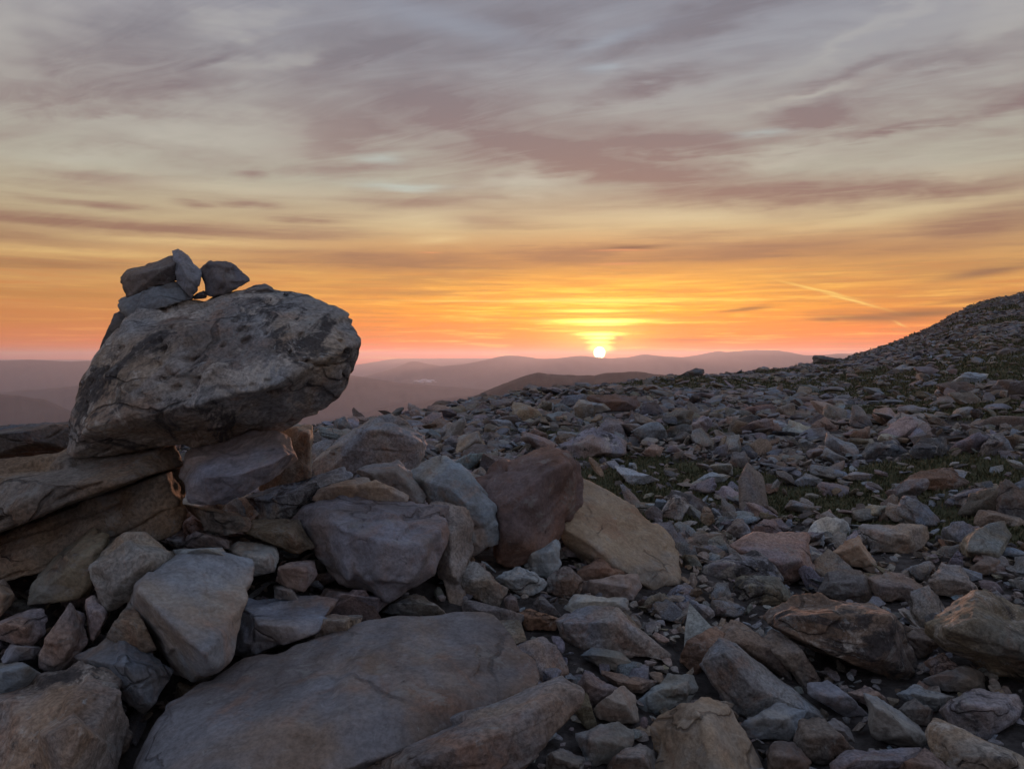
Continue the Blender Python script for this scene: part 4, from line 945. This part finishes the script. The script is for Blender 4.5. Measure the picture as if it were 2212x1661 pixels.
for poly, d0, d1 in HEROES:
    near = (fx > poly[:, 0].min() - 40) & (fx < poly[:, 0].max() + 40) & (fy > poly[:, 1].min() - 40) & (fy < poly[:, 1].max() + 40)
    k = np.where(near)[0]
    if not len(k): continue
    hit = in_poly(fx[k], fy[k], poly)
    any_hit = hit.copy()
    for ox, oy in ((0.7, 0), (-0.7, 0), (0, 0.7), (0, -0.9)):
        sh_ = np.where(pr[k] > 16, 1.0, 0.4)
        any_hit |= in_poly(fx[k] + ox * pr[k] * sh_, fy[k] + oy * pr[k] * sh_, poly)
    bad[k] |= any_hit & (fd[k] < d1)
    hid[k] |= hit & (fd[k] >= d1)
g = ~bad
r, ss, cen, fx, fy, fd, pr, hid = r[g], ss[g], cen[g], fx[g], fy[g], fd[g], pr[g], hid[g]
# small chips packed into the joints of the near ground
m_ = 11000
r2 = np.sqrt(rg.uniform(1.7 ** 2, 8.0 ** 2, m_)) ** 1.0; a2 = np.radians(rg.uniform(-38, 38, m_))
s2 = rg.uniform(0.018, 0.050, m_) * (r2 / 3.0) ** 0.3
x2, y2 = r2 * np.sin(a2), r2 * np.cos(a2)
c2 = np.stack([x2, y2, terrain(x2, y2) + s2 * rg.uniform(-0.1, 0.25, m_)], -1)
k2 = turf(x2, y2) < 0.45
fx2, fy2, fd2 = frame(c2)
for poly, d0, d1 in HEROES:
    k2 &= ~(in_poly(fx2, fy2, poly) & (fd2 < d1))
c2, s2, r2, fx2, fy2, fd2 = (q[k2] for q in (c2, s2, r2, fx2, fy2, fd2))
r = np.concatenate([r, r2]); ss = np.concatenate([ss, s2]); cen = np.concatenate([cen, c2]); fx = np.concatenate([fx, fx2]); fy = np.concatenate([fy, fy2]); fd = np.concatenate([fd, fd2])
pr = np.concatenate([pr, 0.5 * s2 * FPX / fd2]); hid = np.concatenate([hid, np.zeros(len(r2), bool)])
# heavier stones keep clear of one another
order = np.argsort(-pr)
alive = np.ones(len(r), bool); placed = []
for i in order[:1400]:
    c = cen[i]
    if placed:
        pc = np.array([cen[j] for j in placed]); ps = np.array([ss[j] for j in placed])
        if (np.hypot(pc[:, 0] - c[0], pc[:, 1] - c[1]) < 0.42 * (ps + ss[i])).any():
            alive[i] = False; continue
    placed.append(i)
r, ss, cen, fx, fy, fd, pr, hid = (q[alive] for q in (r, ss, cen, fx, fy, fd, pr, hid))
n = len(r)
names = list(TINT)
wt = dict(zip(names, [0.01] * len(names)))
wt.update({'grey': 0.36, 'pale grey': 0.05, 'blue-grey': 0.10, 'tan': 0.10, 'purple-grey': 0.15, 'brown': 0.10, 'dark grey': 0.07, 'pinkish': 0.05, 'whitish': 0.008, 'olive': 0.04, 'rust': 0.012})
pw = np.array([wt[k] for k in names]); pw /= pw.sum()
tone = rg.choice(len(names), n, p=pw)
yaw = rg.uniform(0, 2 * math.pi, n); tilt = rg.normal(0, 0.42, (n, 2))
def rot_mats(yaw, tilt):
    cz, sn = np.cos(yaw), np.sin(yaw)
    M = np.zeros((len(yaw), 3, 3)); M[:, 0, 0] = cz; M[:, 0, 1] = -sn; M[:, 1, 0] = sn; M[:, 1, 1] = cz; M[:, 2, 2] = 1
    a, b = tilt[:, 0], tilt[:, 1]
    X = np.zeros_like(M); X[:, 0, 0] = 1; X[:, 1, 1] = np.cos(a); X[:, 1, 2] = -np.sin(a); X[:, 2, 1] = np.sin(a); X[:, 2, 2] = np.cos(a)
    Yr = np.zeros_like(M); Yr[:, 1, 1] = 1; Yr[:, 0, 0] = np.cos(b); Yr[:, 0, 2] = np.sin(b); Yr[:, 2, 0] = -np.sin(b); Yr[:, 2, 2] = np.cos(b)
    return X @ Yr @ M
tilt = tilt * np.clip(1.1 - np.hypot(cen[:, 0], cen[:, 1]) * 0.03, 0.55, 1.0)[:, None]
RM = rot_mats(yaw, tilt)
ft = np.clip((np.hypot(cen[:, 0], cen[:, 1]) - 5) / 12, 0, 1)
asp = np.stack([rg.uniform(0.85, 1.25, n), rg.uniform(0.60, 0.95, n), 0.18 + (0.45 - 0.17 * ft) * rg.random(n) ** 1.4], -1)
def blank(seed, npts=13):
    q = np.random.default_rng(seed)
    p = q.normal(size=(npts, 3)); p /= np.abs(p).max(1)[:, None] ** 0.6 * np.linalg.norm(p, axis=1)[:, None] ** 0.4
    return p * q.uniform(0.82, 1.0, (npts, 1)) * 0.5
def low_template(seed, npts=15):
    bm = bmesh.new()
    for p in blank(seed, npts): bm.verts.new(p)
    g = bmesh.ops.convex_hull(bm, input=bm.verts)
    bmesh.ops.delete(bm, geom=[v for v in bm.verts if not v.link_faces], context='VERTS')
    bm.verts.ensure_lookup_table(); bm.verts.index_update(); bm.normal_update()
    v = np.array([x.co[:] for x in bm.verts]); f = np.array([[q.index for q in x.verts] for x in bm.faces]); bm.free()
    return v, f
LOW = [low_template(900 + k) for k in range(60)]
TINY = [low_template(1500 + k, 9) for k in range(60)]
MID, SMALL = [], []
for k in range(30):
    P, f, c, s = rock_surface([blank(2000 + k)], 2, 300 + k, k=200, chips=2, rough=1.0)
    MID.append((P, f))
    P, f, c, s = rock_surface([blank(2600 + k)], 1, 340 + k, k=200, chips=2, rough=1.0)
    SMALL.append((P, f))
HI_M = []
for k in range(26):
    P, f, c, s = rock_surface([blank(3000 + k)], 3, 500 + k, k=200, chips=3, rough=1.0)
    HI_M.append(P), 
    HI_M[-1] = (P, f)
# the largest in view become stones of their own
vis = (~hid) & (fx > 8) & (fx < 2204) & (fy < 1640) & (r < smooth_interp(np.degrees(np.arctan2(cen[:, 0], cen[:, 1])), AZS, RAD) * 0.98)
score = np.where(vis, pr, -1)
NIND = 300 - len(SEEN)
ind = np.argsort(-score)[:NIND]
is_ind = np.zeros(n, bool); is_ind[ind] = True
LM = [(q[0], q[1], q[4]) for q in SEEN if q[4]]
hi_mesh = {}
stones = []
for i in ind:
    k = int(rg.integers(len(HI_M)))
    kind = int(rg.integers(3))
    key = (k, kind)
    a = np.array([(1.15, 0.85, 0.42), (1.0, 0.85, 0.62), (1.3, 0.66, 0.48)][kind])
    if key not in hi_mesh:
        P, f = HI_M[k]
        hi_mesh[key] = mesh_np('stone', P * a * 0.30, f, M_ROCK)
    o = new_obj('stone', hi_mesh[key])
    o.location = cen[i]
    sc = float(ss[i] / 0.30)
    o.scale = (sc, sc, sc)
    o.rotation_euler = (float(tilt[i, 0]), float(tilt[i, 1]), float(yaw[i]))
    tn = names[tone[i]]
    o['tint'] = tinted(tn, rg, 0.14)
    o['category'] = 'rock'
    o['group'] = 'loose stones of the scree'
    d = [math.hypot(fx[i] - l[0], (fy[i] - l[1]) * 1.3) for l in LM]
    j = int(np.argmin(d)); dx, dy = fx[i] - LM[j][0], fy[i] - LM[j][1]
    rel = ('right of' if dx > 0 else 'left of') if abs(dx) > 1.3 * abs(dy) else ('beyond' if dy < 0 else 'in front of')
    shape = ['flat', 'blocky', 'long'][kind]
    stones.append((o, f'{shape} {tn} stone {rel} {LM[j][2]}', d[j]))
ORD = ['nearest', 'second nearest', 'third nearest', 'fourth nearest', 'fifth nearest', 'sixth nearest', 'seventh nearest', 'eighth nearest', 'ninth nearest', 'tenth nearest']
groups = {}
for o, l, d in stones: groups.setdefault(l, []).append((d, o))
for l, lst in groups.items():
    lst.sort(key=lambda q: q[0])
    for k, (d, o) in enumerate(lst):
        o['label'] = l if len(lst) == 1 else f'{l}, {ORD[min(k, 9)]} of them'
# the rest of the scree as one mass
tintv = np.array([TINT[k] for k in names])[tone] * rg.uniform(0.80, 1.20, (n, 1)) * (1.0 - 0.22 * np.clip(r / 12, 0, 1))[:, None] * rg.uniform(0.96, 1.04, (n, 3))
VV, FF, TT, off = [], [], [], 0
for i in np.where(~is_ind)[0]:
    p_ = 0 if hid[i] else pr[i]
    bank = MID if p_ > 32 else SMALL if p_ > 17 else LOW if p_ > 6 else TINY
    v, f = bank[i % len(bank)]
    w = (v * (asp[i] * ss[i])) @ RM[i].T + cen[i]
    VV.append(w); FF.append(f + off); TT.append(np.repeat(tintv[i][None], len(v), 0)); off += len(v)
V = np.concatenate(VV); F = np.concatenate(FF); T = np.concatenate(TT)
sme = mesh_np('scree', V, F, M_SCREE, smooth=False)
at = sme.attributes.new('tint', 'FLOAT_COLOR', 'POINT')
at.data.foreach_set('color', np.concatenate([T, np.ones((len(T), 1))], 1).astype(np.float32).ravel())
new_obj('scree', sme, 'stuff')

# ------------------------------------------------------------------ grass
gr = np.random.default_rng(77)
NB = 420000
r = np.interp(gr.random(NB), np.linspace(0, 1, 50), np.geomspace(3.0, 60, 50)); az = np.radians(gr.uniform(-36, 40, NB))
bx, by = r * np.sin(az), r * np.cos(az)
tf = turf(bx, by)
k = (gr.random(NB) < np.clip((tf - 0.30) * 2.0, 0, 1)) & (r < smooth_interp(np.degrees(az), AZS, RAD))
bx, by, r = bx[k], by[k], r[k]
bz = terrain(bx, by) - 0.02
m = len(bx)
hh = (0.010 + 0.0022 * r) * gr.uniform(0.5, 1.5, m)
ww = hh * gr.uniform(0.10, 0.22, m) + 0.0004 * r
dirn = gr.uniform(0, 2 * math.pi, m); lean = hh * gr.uniform(0.1, 0.9, m); ld = dirn + gr.uniform(0.8, 2.2, m)
cx, cy = np.cos(dirn), np.sin(dirn)
base = np.stack([bx, by, bz], -1)
side = np.stack([cx * ww, cy * ww, np.zeros(m)], -1)
tip = base + np.stack([np.cos(ld) * lean, np.sin(ld) * lean, hh], -1)
midp = base + np.stack([np.cos(ld) * lean * 0.3, np.sin(ld) * lean * 0.3, hh * 0.6], -1)
GV = np.stack([base - side, base + side, midp + side * 0.6, midp - side * 0.6, tip], 1).reshape(-1, 3)
o5 = np.arange(m)[:, None] * 5
GF = np.concatenate([o5 + np.array([[0, 1, 2]]), o5 + np.array([[0, 2, 3]]), o5 + np.array([[3, 2, 4]])])
gm, gnt, gout = mat_nodes('grass_material')
ga = N(gnt, 'ShaderNodeAttribute', attribute_type='GEOMETRY', attribute_name='tint')
gb = N(gnt, 'ShaderNodeBsdfPrincipled'); inp(gnt, gb, 'Base Color', ga.outputs['Color']); inp(gnt, gb, 'Roughness', 0.8); inp(gnt, gb, 'Specular IOR Level', 0.2)
gnt.links.new(gb.outputs[0], gout.inputs[0])
gme2 = mesh_np('grass', GV, GF, gm, smooth=False)
gc = np.array([(0.092, 0.096, 0.050), (0.120, 0.112, 0.056), (0.180, 0.150, 0.084), (0.076, 0.084, 0.046)])[gr.choice(4, m, p=[0.4, 0.25, 0.15, 0.2])] * gr.uniform(0.8, 1.25, (m, 1))
at = gme2.attributes.new('tint', 'FLOAT_COLOR', 'POINT')
at.data.foreach_set('color', np.repeat(np.concatenate([gc, np.ones((m, 1))], 1), 5, 0).astype(np.float32).ravel())
new_obj('grass', gme2, 'stuff')
